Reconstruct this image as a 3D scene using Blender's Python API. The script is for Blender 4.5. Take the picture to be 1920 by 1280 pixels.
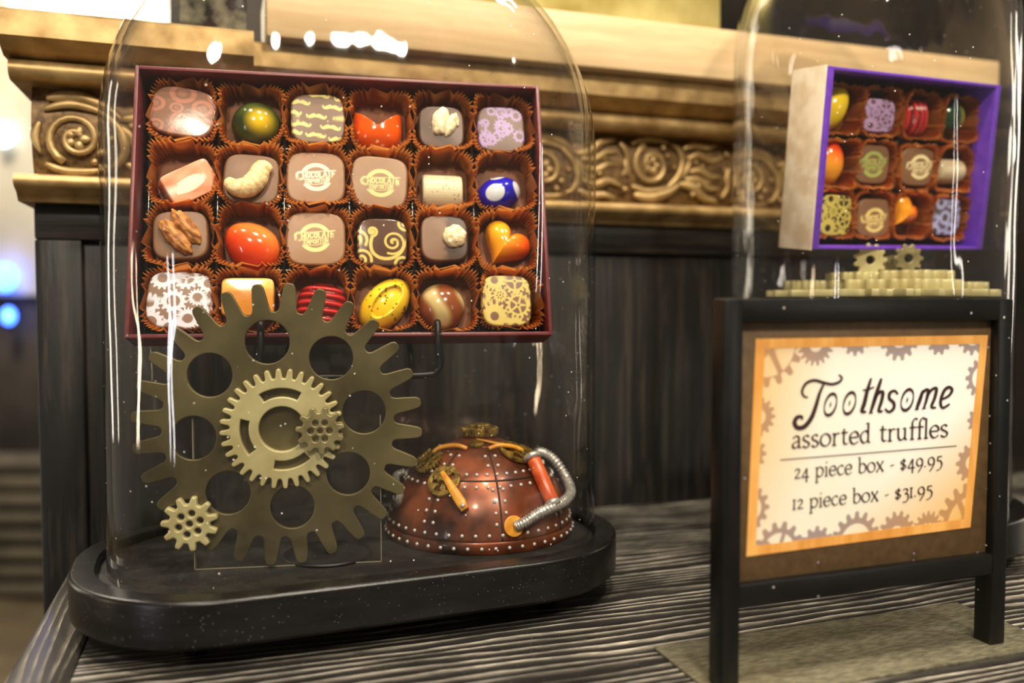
import bpy, bmesh, math, random
import numpy as np
from mathutils import Matrix, Vector, Euler
for o in list(bpy.data.objects): bpy.data.objects.remove(o)
SC = bpy.context.scene; COL = SC.collection
rad = math.radians

# ------------------------------------------------------------------ camera
F_PX, CZ, PT = 1600.0, 0.165, rad(2.5)          # focal length in px (1920 wide), eye height above the counter, pitch down
cam = bpy.data.cameras.new('camera'); cam_o = bpy.data.objects.new('camera', cam); COL.objects.link(cam_o)
cam_o.location = (0, 0, CZ); cam_o.rotation_euler = (rad(90) - PT, 0, 0)
cam.sensor_width = 36; cam.lens = 36 * F_PX / 1920; cam.clip_start = .01; cam.clip_end = 50
cam.dof.use_dof = True; cam.dof.focus_distance = .45; cam.dof.aperture_fstop = 3.8
SC.camera = cam_o
# ------------------------------------------------------------------ world, lights, exposure
SC.view_settings.view_transform = 'Standard'; SC.view_settings.look = 'None'
SC.view_settings.gamma = 1; SC.view_settings.use_curve_mapping = False
SC.view_settings.exposure = 0.4
W = bpy.data.worlds.new('world'); SC.world = W; W.use_nodes = True
W.node_tree.nodes['Background'].inputs[0].default_value = (1, .86, .68, 1)
W.node_tree.nodes['Background'].inputs[1].default_value = .15
def area(name, loc, target, power, size, color=(1, .89, .72), size_y=None):
    l = bpy.data.lights.new(name, 'AREA'); l.energy = power; l.color = color
    l.shape = 'DISK' if size_y is None else 'RECTANGLE'; l.size = size
    if size_y: l.size_y = size_y
    o = bpy.data.objects.new(name, l); COL.objects.link(o); o.location = loc
    o.rotation_euler = (Vector(target) - Vector(loc)).to_track_quat('-Z', 'Y').to_euler(); return o
area('overhead_light', (.14, .06, 1.25), (.05, .5, .1), 9, .08)
area('overhead_light', (-.42, .12, 1.35), (-.1, .5, .15), 8, .08)
area('overhead_light', (.55, .30, 1.3), (.25, .6, .2), 6, .08)
area('overhead_light', (-.10, -.75, 1.05), (0, .55, .2), 9, .16)  # unseen frontal fill, added to brighten the upright faces
area('overhead_light', (.45, -.35, 1.0), (.2, .7, .3), 8.5, .10)
area('bench_fill', (-1.8, 2.2, 2.2), (-1.8, 2.9, -.9), 60, .4)  # unseen light added to brighten the far slats and floor
area('streak_light', (-1.5, -1.4, .02), (-.1, .45, .12), 3.5, .10, (.98, .97, 1), .55)  # this and the next four: unseen strips added for streaks in the glass
area('streak_light', (-2.1, -.2, .05), (-.1, .45, .12), 3, .08, (1, .8, .55), .5)
area('streak_light', (-1.7, 1.0, .35), (-.1, .45, .2), 3, .16, (1, .9, .74), 1.0)
area('streak_light', (1.7, 1.25, .35), (.1, .55, .2), 2, .12, (1, .9, .74), .9)
area('streak_light', (1.9, -.9, .45), (.2, .6, .3), 2, .05, (1, .93, .82), .5)

# ------------------------------------------------------------------ helpers
def S(r, g, b):
    f = lambda c: (c/255/12.92) if c <= 10 else ((c/255 + .055)/1.055)**2.4
    return (f(r), f(g), f(b))
def np_s(c): return np.array(S(*c))
def proj(p):
    x, y, z = p[0], p[1], p[2] - CZ
    fy = y*math.cos(PT) - z*math.sin(PT); fz = y*math.sin(PT) + z*math.cos(PT)
    return 960 + F_PX*x/fy, 640 - F_PX*fz/fy
def ray(px, py):
    x = (px - 960)/F_PX; v = -(py - 640)/F_PX
    return Vector((x, math.cos(PT) + v*math.sin(PT), -math.sin(PT) + v*math.cos(PT)))
def on_z(px, py, h=0):
    d = ray(px, py); t = (h - CZ)/d.z; return Vector((0, 0, CZ)) + d*t
def on_plane(M, px, py, y=0.):
    """pixel -> local (x, z) on the local plane y of the frame M (x right, z up, -y towards the viewer)"""
    I = M.inverted(); o = I @ Vector((0, 0, CZ)); d = I.to_3x3() @ ray(px, py)
    t = (y - o.y)/d.y; p = o + d*t; return p.x, p.z
def tag(o, label=None, cat=None, group=None, kind=None):
    if label: o['label'] = label
    if cat: o['category'] = cat
    if group: o['group'] = group
    if kind: o['kind'] = kind
    return o
def empty(name, M=None, parent=None):
    o = bpy.data.objects.new(name, None); COL.objects.link(o); o.empty_display_size = .02
    if M is not None: o.matrix_world = M
    if parent: o.parent = parent
    return o
def mk(name, verts, faces, mat, parent=None, M=None, smooth=True, col=None, sharp=None):
    me = bpy.data.meshes.new(name); me.from_pydata([tuple(v) for v in verts], [], [tuple(f) for f in faces]); me.update()
    bm = bmesh.new(); bm.from_mesh(me); bmesh.ops.recalc_face_normals(bm, faces=bm.faces); bm.to_mesh(me); bm.free()
    return link(name, me, mat, parent, M, smooth, col, sharp)
def link(name, me, mat, parent=None, M=None, smooth=True, col=None, sharp=None):
    if mat and not me.materials: me.materials.append(mat)
    if smooth:
        me.polygons.foreach_set('use_smooth', [True]*len(me.polygons))
        if sharp: me.set_sharp_from_angle(angle=rad(sharp))
    if col is not None:
        a = me.color_attributes.new('Col', 'FLOAT_COLOR', 'POINT')
        c = np.ones((len(me.vertices), 4), np.float32); c[:, :3] = col; a.data.foreach_set('color', c.ravel())
    o = bpy.data.objects.new(name, me); COL.objects.link(o)
    if parent: o.parent = parent
    if M is not None:
        if parent: o.matrix_local = M
        else: o.matrix_world = M
    return o
def dup(o, parent, M=None):
    c = o.copy(); COL.objects.link(c); c.parent = parent
    if M is not None: c.matrix_local = M
    return c
def box_vf(x0, x1, y0, y1, z0, z1):
    v = [(x, y, z) for x in (x0, x1) for y in (y0, y1) for z in (z0, z1)]
    return v, [(0, 1, 3, 2), (4, 6, 7, 5), (0, 4, 5, 1), (2, 3, 7, 6), (0, 2, 6, 4), (1, 5, 7, 3)]
def box(name, x0, x1, y0, y1, z0, z1, mat, parent=None, M=None, bev=.0008, seg=2):
    v, f = box_vf(x0, x1, y0, y1, z0, z1)
    me = bpy.data.meshes.new(name); me.from_pydata(v, [], f)
    bm = bmesh.new(); bm.from_mesh(me)
    bmesh.ops.recalc_face_normals(bm, faces=bm.faces)
    if bev: bmesh.ops.bevel(bm, geom=list(bm.edges), offset=bev, segments=seg, profile=.5, affect='EDGES')
    bm.to_mesh(me); bm.free()
    return link(name, me, mat, parent, M, True, None, 35)
def extrude_x(name, prof, x0, x1, mat, parent=None, M=None, sharp=40, mitre0=0, mitre1=0):
    """profile polygon of (y,z) swept along x; mitre shifts the ends with -y"""
    n = len(prof); v = [(x0 + mitre0*p[0], p[0], p[1]) for p in prof] + [(x1 - mitre1*p[0], p[0], p[1]) for p in prof]
    f = [(i, (i+1) % n, n + (i+1) % n, n + i) for i in range(n)] + [tuple(range(n)), tuple(range(n, 2*n))]
    return mk(name, v, f, mat, parent, M, True, None, sharp)
def catmull(P, n=8, closed=False):
    P = [np.array(p, float) for p in P]; out = []
    N = len(P); rng = range(N if closed else N-1)
    for i in rng:
        if closed: a, b, c, d = P[(i-1) % N], P[i], P[(i+1) % N], P[(i+2) % N]
        else: a, b, c, d = P[max(i-1, 0)], P[i], P[i+1], P[min(i+2, N-1)]
        for k in range(n):
            t = k/n
            out.append(.5*((2*b) + (c-a)*t + (2*a-5*b+4*c-d)*t*t + (3*b-a-3*c+d)*t**3))
    if not closed: out.append(P[-1])
    return np.array(out)
def tube_vf(path, radii, seg=8, closed=False, flat=1.0, up=None):
    P = np.array(path, float); n = len(P); R = np.broadcast_to(np.array(radii, float), (n,)) if np.ndim(radii) <= 1 else radii
    T = np.gradient(P, axis=0)
    if closed: T = np.roll(P, -1, 0) - np.roll(P, 1, 0)
    T /= np.linalg.norm(T, axis=1)[:, None] + 1e-12
    u = np.array(up, float) if up is not None else np.array([0, 0, 1.]) if abs(T[0][2]) < .9 else np.array([1., 0, 0])
    v = []; N = u - T[0]*np.dot(u, T[0]); N /= np.linalg.norm(N)
    for i in range(n):
        if up is not None: N = u.copy()
        N = N - T[i]*np.dot(N, T[i]); N /= np.linalg.norm(N) + 1e-12; B = np.cross(T[i], N)
        for k in range(seg):
            a = 2*math.pi*k/seg
            v.append(P[i] + R[i]*(math.cos(a)*B + flat*math.sin(a)*N))
    f = []
    for i in range(n if closed else n-1):
        j = (i+1) % n
        for k in range(seg):
            f.append((i*seg+k, i*seg+(k+1) % seg, j*seg+(k+1) % seg, j*seg+k))
    if not closed: f += [tuple(range(seg))[::-1], tuple(range((n-1)*seg, n*seg))]
    return v, f
def lathe_vf(prof, seg=64):
    v = []; f = []; n = len(prof)
    for k in range(seg):
        a = 2*math.pi*k/seg
        for r, z in prof: v.append((r*math.cos(a), r*math.sin(a), z))
    for k in range(seg):
        j = (k+1) % seg
        for i in range(n-1): f.append((k*n+i, j*n+i, j*n+i+1, k*n+i+1))
    f.append(tuple(k*n for k in range(seg))); f.append(tuple(k*n+n-1 for k in range(seg)))
    return v, f
def join_vf(parts):
    V = []; Fc = []
    for v, f in parts:
        b = len(V); V += [tuple(p) for p in v]; Fc += [tuple(i+b for i in q) for q in f]
    return V, Fc
def shape2d(name, loops, thick, bevel=0., mat=None, parent=None, M=None):
    """flat plate with holes in the local x,y plane, z from 0 to thick"""
    cu = bpy.data.curves.new(name, 'CURVE'); cu.dimensions = '2D'; cu.fill_mode = 'BOTH'
    cu.extrude = max(thick/2 - bevel, 1e-5); cu.bevel_depth = bevel; cu.bevel_resolution = 1; cu.offset = -bevel
    for L in loops:
        s = cu.splines.new('POLY'); s.points.add(len(L)-1)
        s.points.foreach_set('co', np.array([(p[0], p[1], 0, 1) for p in L], np.float32).ravel()); s.use_cyclic_u = True
    t = bpy.data.objects.new('tmp', cu); COL.objects.link(t)
    dg = bpy.context.evaluated_depsgraph_get(); me = bpy.data.meshes.new_from_object(t.evaluated_get(dg))
    bpy.data.objects.remove(t); bpy.data.curves.remove(cu)
    me.transform(Matrix.Translation((0, 0, thick/2))); me.name = name; me.materials.clear()
    return link(name, me, mat, parent, M, True, None, 35)
def circ(cx, cy, r, n=32): return [(cx + r*math.cos(2*math.pi*i/n), cy + r*math.sin(2*math.pi*i/n)) for i in range(n)]
def gear_loop(rr, rt, N, k=2.0, ph=0., per=14, lean=0.):
    L = []; m = (rr+rt)/2; a = (rt-rr)/2
    for i in range(N*per):
        t = 2*math.pi*i/(N*per)
        s = math.tanh(k*math.cos(N*t))/math.tanh(k)
        r = m + a*s; tt = t + ph + lean*(s+1)
        L.append((r*math.cos(tt), r*math.sin(tt)))
    return L
def arc_slot(r0, r1, a0, a1, n=12):
    A = [rad(a0 + (a1-a0)*i/n) for i in range(n+1)]
    return [(r1*math.cos(a), r1*math.sin(a)) for a in A] + [(r0*math.cos(a), r0*math.sin(a)) for a in A[::-1]]
def spoke_slots(r0, r1, N, gap, ph=0.):
    return [arc_slot(r0, r1, ph + 360/N*i + gap, ph + 360/N*(i+1) - gap, 8) for i in range(N)]

# ------------------------------------------------------------------ materials
def mat(name, color=(.8, .8, .8), rough=.5, metal=0., **k):
    m = bpy.data.materials.new(name); m.use_nodes = True; nt = m.node_tree; b = nt.nodes['Principled BSDF']
    b.inputs['Base Color'].default_value = (*color, 1); b.inputs['Roughness'].default_value = rough; b.inputs['Metallic'].default_value = metal
    if 'coat' in k: b.inputs['Coat Weight'].default_value = k['coat']; b.inputs['Coat Roughness'].default_value = .08
    if 'spec' in k: b.inputs['Specular IOR Level'].default_value = k['spec']
    if 'emit' in k:
        b.inputs['Emission Color'].default_value = (*k['emit'], 1); b.inputs['Emission Strength'].default_value = k.get('power', 1)
    return m
def nd(m, typ, **k):
    n = m.node_tree.nodes.new(typ)
    for a, v in k.items():
        if a in n.inputs.keys(): n.inputs[a].default_value = v
        else: setattr(n, a, v)
    return n
def lk(m, a, b): m.node_tree.links.new(a, b)
def coords(m, scale=(1, 1, 1), rot=(0, 0, 0), kind='Object'):
    t = nd(m, 'ShaderNodeTexCoord'); mp = nd(m, 'ShaderNodeMapping'); mp.inputs['Scale'].default_value = scale; mp.inputs['Rotation'].default_value = rot
    lk(m, t.outputs[kind], mp.inputs['Vector']); return mp.outputs['Vector']
def ramp(m, src, stops):
    r = nd(m, 'ShaderNodeValToRGB'); e = r.color_ramp.elements
    while len(e) < len(stops): e.new(.5)
    for i, (p, c) in enumerate(stops): e[i].position = p; e[i].color = (*c, 1) if len(c) == 3 else c
    lk(m, src, r.inputs[0]); return r.outputs[0]
def P(m): return m.node_tree.nodes['Principled BSDF']
def mottled(m, c0, c1, scale, lo=.35, hi=.65, detail=4, stretch=(1, 1, 1), bump=0., rough=None, dist=.001):
    v = coords(m, stretch); n = nd(m, 'ShaderNodeTexNoise', Scale=scale, Detail=detail)
    lk(m, v, n.inputs['Vector']); lk(m, ramp(m, n.outputs[0], [(lo, c0), (hi, c1)]), P(m).inputs['Base Color'])
    if bump:
        b = nd(m, 'ShaderNodeBump', Strength=bump, Distance=dist); lk(m, n.outputs[0], b.inputs['Height']); lk(m, b.outputs[0], P(m).inputs['Normal'])
    if rough: lk(m, ramp(m, n.outputs[0], [(lo, (rough[0],)*3), (hi, (rough[1],)*3)]), P(m).inputs['Roughness'])
    return m
def dust(m, scale=420, thr=.83, color=(.55, .5, .42)):
    """sparse light specks of dust mixed into the base colour"""
    b = P(m); bc = b.inputs['Base Color']
    v = coords(m); w = nd(m, 'ShaderNodeTexVoronoi', Scale=scale); lk(m, v, w.inputs['Vector'])
    g = nd(m, 'ShaderNodeMath', operation='LESS_THAN'); g.inputs[1].default_value = .15; lk(m, w.outputs['Distance'], g.inputs[0])
    s = nd(m, 'ShaderNodeSeparateColor'); lk(m, w.outputs['Color'], s.inputs[0])
    h = nd(m, 'ShaderNodeMath', operation='GREATER_THAN'); h.inputs[1].default_value = thr; lk(m, s.outputs[0], h.inputs[0])
    q = nd(m, 'ShaderNodeMath', operation='MULTIPLY'); lk(m, g.outputs[0], q.inputs[0]); lk(m, h.outputs[0], q.inputs[1])
    x = nd(m, 'ShaderNodeMix', data_type='RGBA'); lk(m, q.outputs[0], x.inputs[0])
    if bc.links: lk(m, bc.links[0].from_socket, x.inputs[6])
    else: x.inputs[6].default_value = bc.default_value
    x.inputs[7].default_value = (*color, 1); lk(m, x.outputs[2], bc); return m
def wood(name, dark, light, grain=(1.5, 60, 60), scale=6, thr=(.5, .62), rough=.4, bump=.5, detail=5, dist=.0012, coarse=0):
    """stained open-grain wood: pale grain lines running along local x"""
    m = mat(name, dark, rough, spec=.35); v = coords(m, grain)
    wob = nd(m, 'ShaderNodeTexNoise', Scale=3.0, Detail=2); lk(m, coords(m, (4, 4, 4)), wob.inputs['Vector'])
    add = nd(m, 'ShaderNodeVectorMath', operation='MULTIPLY_ADD'); lk(m, wob.outputs['Color'], add.inputs[0])
    add.inputs[1].default_value = (.35, .55, .55); lk(m, v, add.inputs[2])
    n = nd(m, 'ShaderNodeTexNoise', Scale=scale, Detail=detail, Roughness=.6); lk(m, add.outputs[0], n.inputs['Vector'])
    h = n.outputs[0]
    lk(m, ramp(m, h, [(thr[0], dark), (thr[1], light)]), P(m).inputs['Base Color'])
    b = nd(m, 'ShaderNodeBump', Strength=bump, Distance=dist); lk(m, h, b.inputs['Height']); lk(m, b.outputs[0], P(m).inputs['Normal'])
    return m
M_black_wood = wood('black_stained_oak', S(12, 10, 9), S(46, 39, 33), (60, 60, 1.6), 3.2, (.48, .68), .42, .35)
def glint_grain(name, dark, light, axis, period, amount=1.0, rough=.36):
    """open-grained black oak: growth rings as thin wavering lines, their glints painted pale, running across the given axis"""
    m = mat(name, dark, rough); ax = 1 if axis == 'Y' else 0
    def stretch(along, across): return (along, across, across) if ax == 1 else (across, along, across)
    def mth(op, a, b=None, c=None):
        n = nd(m, 'ShaderNodeMath', operation=op)
        for k, q in enumerate((a, b, c)):
            if q is None: continue
            if isinstance(q, (int, float)): n.inputs[k].default_value = q
            else: lk(m, q, n.inputs[k])
        return n.outputs[0]
    def noise(along, across, det, ro=.5):
        n = nd(m, 'ShaderNodeTexNoise', Scale=1.0, Detail=det, Roughness=ro); lk(m, coords(m, stretch(along, across)), n.inputs['Vector']); return n.outputs[0]
    sp = nd(m, 'ShaderNodeSeparateXYZ'); lk(m, coords(m), sp.inputs[0])
    v = mth('MULTIPLY_ADD', sp.outputs[ax], 1/period, mth('MULTIPLY', noise(2.8, 20, 2, .5), 6.5))
    v = mth('MULTIPLY_ADD', noise(16, 120, 3), .9, v)
    f = mth('FRACT', v)
    line = ramp(m, f, [(.0, (0, 0, 0)), (.52, (.06, .06, .06)), (.80, (.55, .55, .55)), (.93, (1, 1, 1)), (1.0, (0, 0, 0))])
    brk = ramp(m, noise(16, 40, 3), [(.36, (.12, .12, .12)), (.66, (1, 1, 1))])
    fine = ramp(m, noise(90, 1500, 3, .7), [(.36, (.25, .25, .25)), (.62, (1, 1, 1))])
    k = mth('MULTIPLY', mth('MULTIPLY', line, brk), mth('MULTIPLY', fine, amount))
    x = nd(m, 'ShaderNodeMix', data_type='RGBA'); lk(m, k, x.inputs[0]); x.inputs[6].default_value = (*dark, 1); x.inputs[7].default_value = (*light, 1)
    lk(m, x.outputs[2], P(m).inputs['Base Color'])
    bp = nd(m, 'ShaderNodeBump', Strength=.5, Distance=.0006); lk(m, k, bp.inputs['Height']); lk(m, bp.outputs[0], P(m).inputs['Normal'])
    return m
M_table = glint_grain('glint_black_oak', S(20, 18, 18), S(226, 216, 198), 'Y', .0064)  # pale line colour paints in the shine of the brushed grain
dust(M_table, 1300, .93)
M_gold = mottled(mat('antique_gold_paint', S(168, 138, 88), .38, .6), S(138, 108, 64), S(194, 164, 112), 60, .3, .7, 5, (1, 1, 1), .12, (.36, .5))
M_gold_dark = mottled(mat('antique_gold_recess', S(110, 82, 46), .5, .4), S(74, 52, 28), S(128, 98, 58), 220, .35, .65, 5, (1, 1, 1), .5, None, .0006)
M_tan = wood('tan_wood', S(184, 156, 116), S(204, 178, 138), (1.5, 40, 40), 3, (.35, .7), .42, .15)
M_gold_foil = mottled(mat('gold_foil', S(190, 172, 96), .34, .6), S(170, 150, 74), S(214, 200, 132), 30, .3, .7, 5, (1, 1, 1), .5)
M_base = dust(mottled(mat('black_lacquered_wood', S(11, 10, 9), .3, 0, spec=.4), S(6, 5, 5), S(17, 15, 14), 40, .35, .7, 6, (1, 1, 5), .15), 1200, .92, (.4, .37, .33))
M_dust_felt = dust(mottled(mat('dusty_black_recess', S(26, 24, 22), .7), S(10, 9, 9), S(40, 36, 31), 90, .45, .75), 1500, .85)
M_black_metal = dust(mottled(mat('black_powder_coat', S(9, 8, 8), .38, 0, spec=.35), S(6, 6, 6), S(13, 12, 11), 60, .4, .7, 4, (1, 1, 1), .04), 300, .93)
M_plate = dust(mottled(mat('brushed_dusty_plate', S(120, 116, 94), .36, .5), S(98, 94, 76), S(146, 140, 116), 160, .35, .65, 5, (1, 5, 1), .1), 1000, .80, (.75, .7, .6))
M_burgundy = mottled(mat('burgundy_card', S(104, 40, 46), .36), S(94, 34, 42), S(112, 46, 50), 200, .3, .7, 3, (1, 1, 1), .05)
M_cream_card = mottled(mat('cream_embossed_card', S(226, 208, 182), .55), S(214, 192, 164), S(234, 220, 198), 70, .4, .6, 4, (1, 1, 1), .3)
M_purple = mottled(mat('purple_card', S(104, 56, 190), .4), S(96, 48, 180), S(112, 64, 200), 150, .3, .7, 3, (1, 1, 1), .04)
M_tray = mottled(mat('black_plastic_tray', S(12, 11, 11), .12, 0, spec=.6), S(9, 8, 8), S(18, 16, 15), 120, .3, .7, 3, (1, 1, 1), .15)
M_gear = dust(mottled(mat('dull_bronze_plate', S(92, 84, 52), .42, .55), S(70, 63, 38), S(108, 99, 66), 22, .35, .68, 6, (1, 1, 1), .08, (.34, .52)), 300, .95)
M_gear_light = mottled(mat('pale_brass_paint', S(176, 166, 118), .45, .25), S(164, 152, 104), S(190, 182, 136), 60, .3, .7, 4, (1, 1, 1), .05)
M_gear_dark = mottled(mat('dark_brass', S(128, 118, 80), .42, .4), S(104, 94, 60), S(146, 136, 98), 160, .3, .7, 4, (1, 1, 1), .1)
M_brass = mottled(mat('aged_brass', S(150, 122, 54), .34, .7), S(84, 66, 26), S(184, 154, 78), 320, .35, .62, 4, (1, 1, 1), .3, None, .0004)
M_amber = mottled(mat('amber_enamel', S(214, 146, 44), .3), S(196, 122, 32), S(228, 166, 66), 200, .3, .7)
M_orange = mottled(mat('orange_enamel', S(196, 84, 38), .28), S(178, 66, 28), S(210, 100, 50), 160, .3, .7)
M_silver = mottled(mat('silver_paint', S(190, 188, 184), .3, .6), S(150, 148, 146), S(214, 212, 208), 400, .3, .7)
M_rivet = mat('pewter_rivet', S(190, 188, 184), .35, .3)
M_copper = mottled(mat('antique_copper', S(104, 52, 32), .33, .45, coat=.15), S(44, 18, 11), S(138, 72, 42), 40, .36, .64, 6, (1, 1, 1), .08)
M_seam = mat('dark_seam', S(26, 12, 8), .6)
M_attr = mat('printed_chocolate', (.3, .2, .15), .38, 0, spec=.4)
_a = nd(M_attr, 'ShaderNodeVertexColor', layer_name='Col'); lk(M_attr, _a.outputs[0], P(M_attr).inputs['Base Color'])
_n = nd(M_attr, 'ShaderNodeTexNoise', Scale=380, Detail=3); lk(M_attr, coords(M_attr), _n.inputs['Vector'])
_b = nd(M_attr, 'ShaderNodeBump', Strength=.08, Distance=.0004); lk(M_attr, _n.outputs[0], _b.inputs['Height']); lk(M_attr, _b.outputs[0], P(M_attr).inputs['Normal'])
M_gloss = M_attr.copy(); M_gloss.name = 'glossy_cocoa_butter_shell'; P(M_gloss).inputs['Roughness'].default_value = .16; P(M_gloss).inputs['Coat Weight'].default_value = .4
M_nut = M_attr.copy(); M_nut.name = 'roasted_nut'; P(M_nut).inputs['Roughness'].default_value = .5
for _x in M_nut.node_tree.nodes:
    if _x.type == 'BUMP': _x.inputs['Strength'].default_value = .9; _x.inputs['Distance'].default_value = .0008
M_print = mat('printed_card', (.8, .8, .7), .5)
_a = nd(M_print, 'ShaderNodeVertexColor', layer_name='Col'); lk(M_print, _a.outputs[0], P(M_print).inputs['Base Color'])
M_mat = dust(mottled(mat('brown_mat_board', S(84, 62, 34), .55), S(76, 55, 30), S(92, 70, 40), 200, .3, .7), 260, .88, S(150, 140, 170))
M_orange_border = mottled(mat('orange_printed_border', S(214, 150, 70), .5), S(204, 136, 56), S(226, 168, 90), 120, .35, .65, 4, (1, 1, .2))
M_ink = mat('dark_brown_ink', S(46, 24, 22), .55)
# paper cups: thin brown glassine, lets some light through
M_cup = mottled(mat('brown_paper_cup', S(150, 84, 36), .5), S(130, 70, 28), S(170, 100, 46), 160, .3, .7)
_t = nd(M_cup, 'ShaderNodeBsdfTranslucent'); _t.inputs[0].default_value = (*S(236, 150, 70), 1)
_mx = nd(M_cup, 'ShaderNodeMixShader'); _mx.inputs[0].default_value = .45
lk(M_cup, P(M_cup).outputs[0], _mx.inputs[1]); lk(M_cup, _t.outputs[0], _mx.inputs[2]); lk(M_cup, _mx.outputs[0], M_cup.node_tree.nodes['Material Output'].inputs[0])
def glass(name, tint=(.985, .98, .965), specks=True, wav=.45):
    """thin-walled clear glass: Schlick mix of straight transmission and mirror reflection, a little dust"""
    m = bpy.data.materials.new(name); m.use_nodes = True; nt = m.node_tree; nt.nodes.remove(nt.nodes['Principled BSDF'])
    t = nd(m, 'ShaderNodeBsdfTransparent'); t.inputs[0].default_value = (*tint, 1)
    g = nd(m, 'ShaderNodeBsdfGlossy'); g.inputs['Roughness'].default_value = .035
    lw = nd(m, 'ShaderNodeLayerWeight'); lw.inputs[0].default_value = .5
    p = nd(m, 'ShaderNodeMath', operation='POWER'); p.inputs[1].default_value = 4.2; lk(m, lw.outputs['Facing'], p.inputs[0])
    q = nd(m, 'ShaderNodeMath', operation='MULTIPLY_ADD'); q.inputs[1].default_value = .9; q.inputs[2].default_value = .04; lk(m, p.outputs[0], q.inputs[0])
    n = nd(m, 'ShaderNodeTexNoise', Scale=22, Detail=2); lk(m, coords(m, (1, 1, .25)), n.inputs['Vector'])
    b = nd(m, 'ShaderNodeBump', Strength=wav, Distance=.012); lk(m, n.outputs[0], b.inputs['Height']); lk(m, b.outputs[0], g.inputs['Normal'])
    mx = nd(m, 'ShaderNodeMixShader'); lk(m, q.outputs[0], mx.inputs[0]); lk(m, t.outputs[0], mx.inputs[1]); lk(m, g.outputs[0], mx.inputs[2])
    out = mx.outputs[0]
    if specks:
        d = nd(m, 'ShaderNodeBsdfDiffuse'); d.inputs[0].default_value = (.8, .76, .7, 1)
        w = nd(m, 'ShaderNodeTexVoronoi', Scale=420); lk(m, coords(m), w.inputs['Vector'])
        a1 = nd(m, 'ShaderNodeMath', operation='LESS_THAN'); a1.inputs[1].default_value = .15; lk(m, w.outputs['Distance'], a1.inputs[0])
        s = nd(m, 'ShaderNodeSeparateColor'); lk(m, w.outputs['Color'], s.inputs[0])
        a2 = nd(m, 'ShaderNodeMath', operation='GREATER_THAN'); a2.inputs[1].default_value =   .981; lk(m, s.outputs[0], a2.inputs[0])
        a3 = nd(m, 'ShaderNodeMath', operation='MULTIPLY'); lk(m, a1.outputs[0], a3.inputs[0]); lk(m, a2.outputs[0], a3.inputs[1])
        m2 = nd(m, 'ShaderNodeMixShader'); lk(m, a3.outputs[0], m2.inputs[0]); lk(m, out, m2.inputs[1]); lk(m, d.outputs[0], m2.inputs[2]); out = m2.outputs[0]
    lk(m, out, nt.nodes['Material Output'].inputs[0]); return m
M_glass = glass('clear_glass'); M_acrylic = glass('clear_acrylic', (.97, .97, .95), False, 0)

# ================================================================== SETTING
YW = rad(18.5); W0 = Vector((.0739, .6891, 0))
MW = Matrix.Translation(W0) @ Matrix.Rotation(YW, 4, 'Z')      # local x along the wall, -y towards the room
PX0, PX1, WX1 = -.403, -.27, .33                                # pilaster and wall ends
FLOOR = -.95
wall = empty('wall_back', MW); tag(wall, kind='structure')
box('panel', PX1-.02, WX1, 0, .03, FLOOR, .228, M_black_wood, wall)
box('top_rail', PX1, WX1, -.006, .0005, .206, .2285, wood('black_stained_oak_rail', S(12, 10, 9), S(46, 39, 33), (1.6, 60, 60), 3.2, (.48, .68), .42, .35), wall, bev=.0015)
box('stile', PX1, PX1+.03, -.006, .0005, FLOOR, .206, M_black_wood, wall, bev=.0015)
box('stile', WX1-.03, WX1, -.006, .0005, FLOOR, .206, M_black_wood, wall, bev=.0015)
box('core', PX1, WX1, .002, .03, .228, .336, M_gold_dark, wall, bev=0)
def cornice(x0, x1, fy, end, who):
    """plate, beads and frieze ground of the gilded cornice; fy = forward break, end = side overhang on the left"""
    e = end
    extrude_x('cornice_plate', [(.02, .3365), (fy-.040, .3365), (fy-.042, .3345), (fy-.042, .3205), (fy-.038, .3185), (fy-.026, .3125), (.02, .3125)], x0-1.4*e, x1, M_gold, who)
    extrude_x('upper_bead', [(.02, .3125)] + [(fy-.022-.0065*math.cos(t), .3055+.0065*math.sin(t)) for t in np.linspace(1.57, -1.57, 9)] + [(.02, .299)], x0-e, x1, M_gold, who)
    extrude_x('lower_bead', [(.02, .2445), (fy-.012, .2445)] + [(fy-.018-.0045*math.cos(t), .240+.0045*math.sin(t)) for t in np.linspace(1.57, -.9, 8)] + [(fy-.014, .2335), (fy-.010, .2285), (.02, .2285)], x0-e, x1, M_gold, who)
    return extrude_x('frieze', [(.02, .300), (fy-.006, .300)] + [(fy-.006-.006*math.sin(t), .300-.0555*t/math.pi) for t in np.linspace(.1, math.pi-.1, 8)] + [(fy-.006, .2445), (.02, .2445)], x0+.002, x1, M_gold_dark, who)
fr_r = cornice(PX1, WX1, 0, 0, wall)
pil = empty('pilaster', None, wall)
FY = -.022
box('body', PX0, PX1, FY+.006, .03, FLOOR, .2285, M_black_wood, wall, bev=.001)
box('stile', PX0, PX0+.027, FY, FY+.0065, FLOOR, .206, M_black_wood, wall, bev=.0015)
box('stile', PX1-.027, PX1, FY, FY+.0065, FLOOR, .206, M_black_wood, wall, bev=.0015)
box('top_rail', PX0, PX1, FY, FY+.0065, .206, .2285, bpy.data.materials['black_stained_oak_rail'], wall, bev=.0015)
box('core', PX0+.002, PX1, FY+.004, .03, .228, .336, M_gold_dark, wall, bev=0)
bpy.data.objects.remove(pil)
fr_l = cornice(PX0, PX1, FY, .0065, wall)
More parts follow.
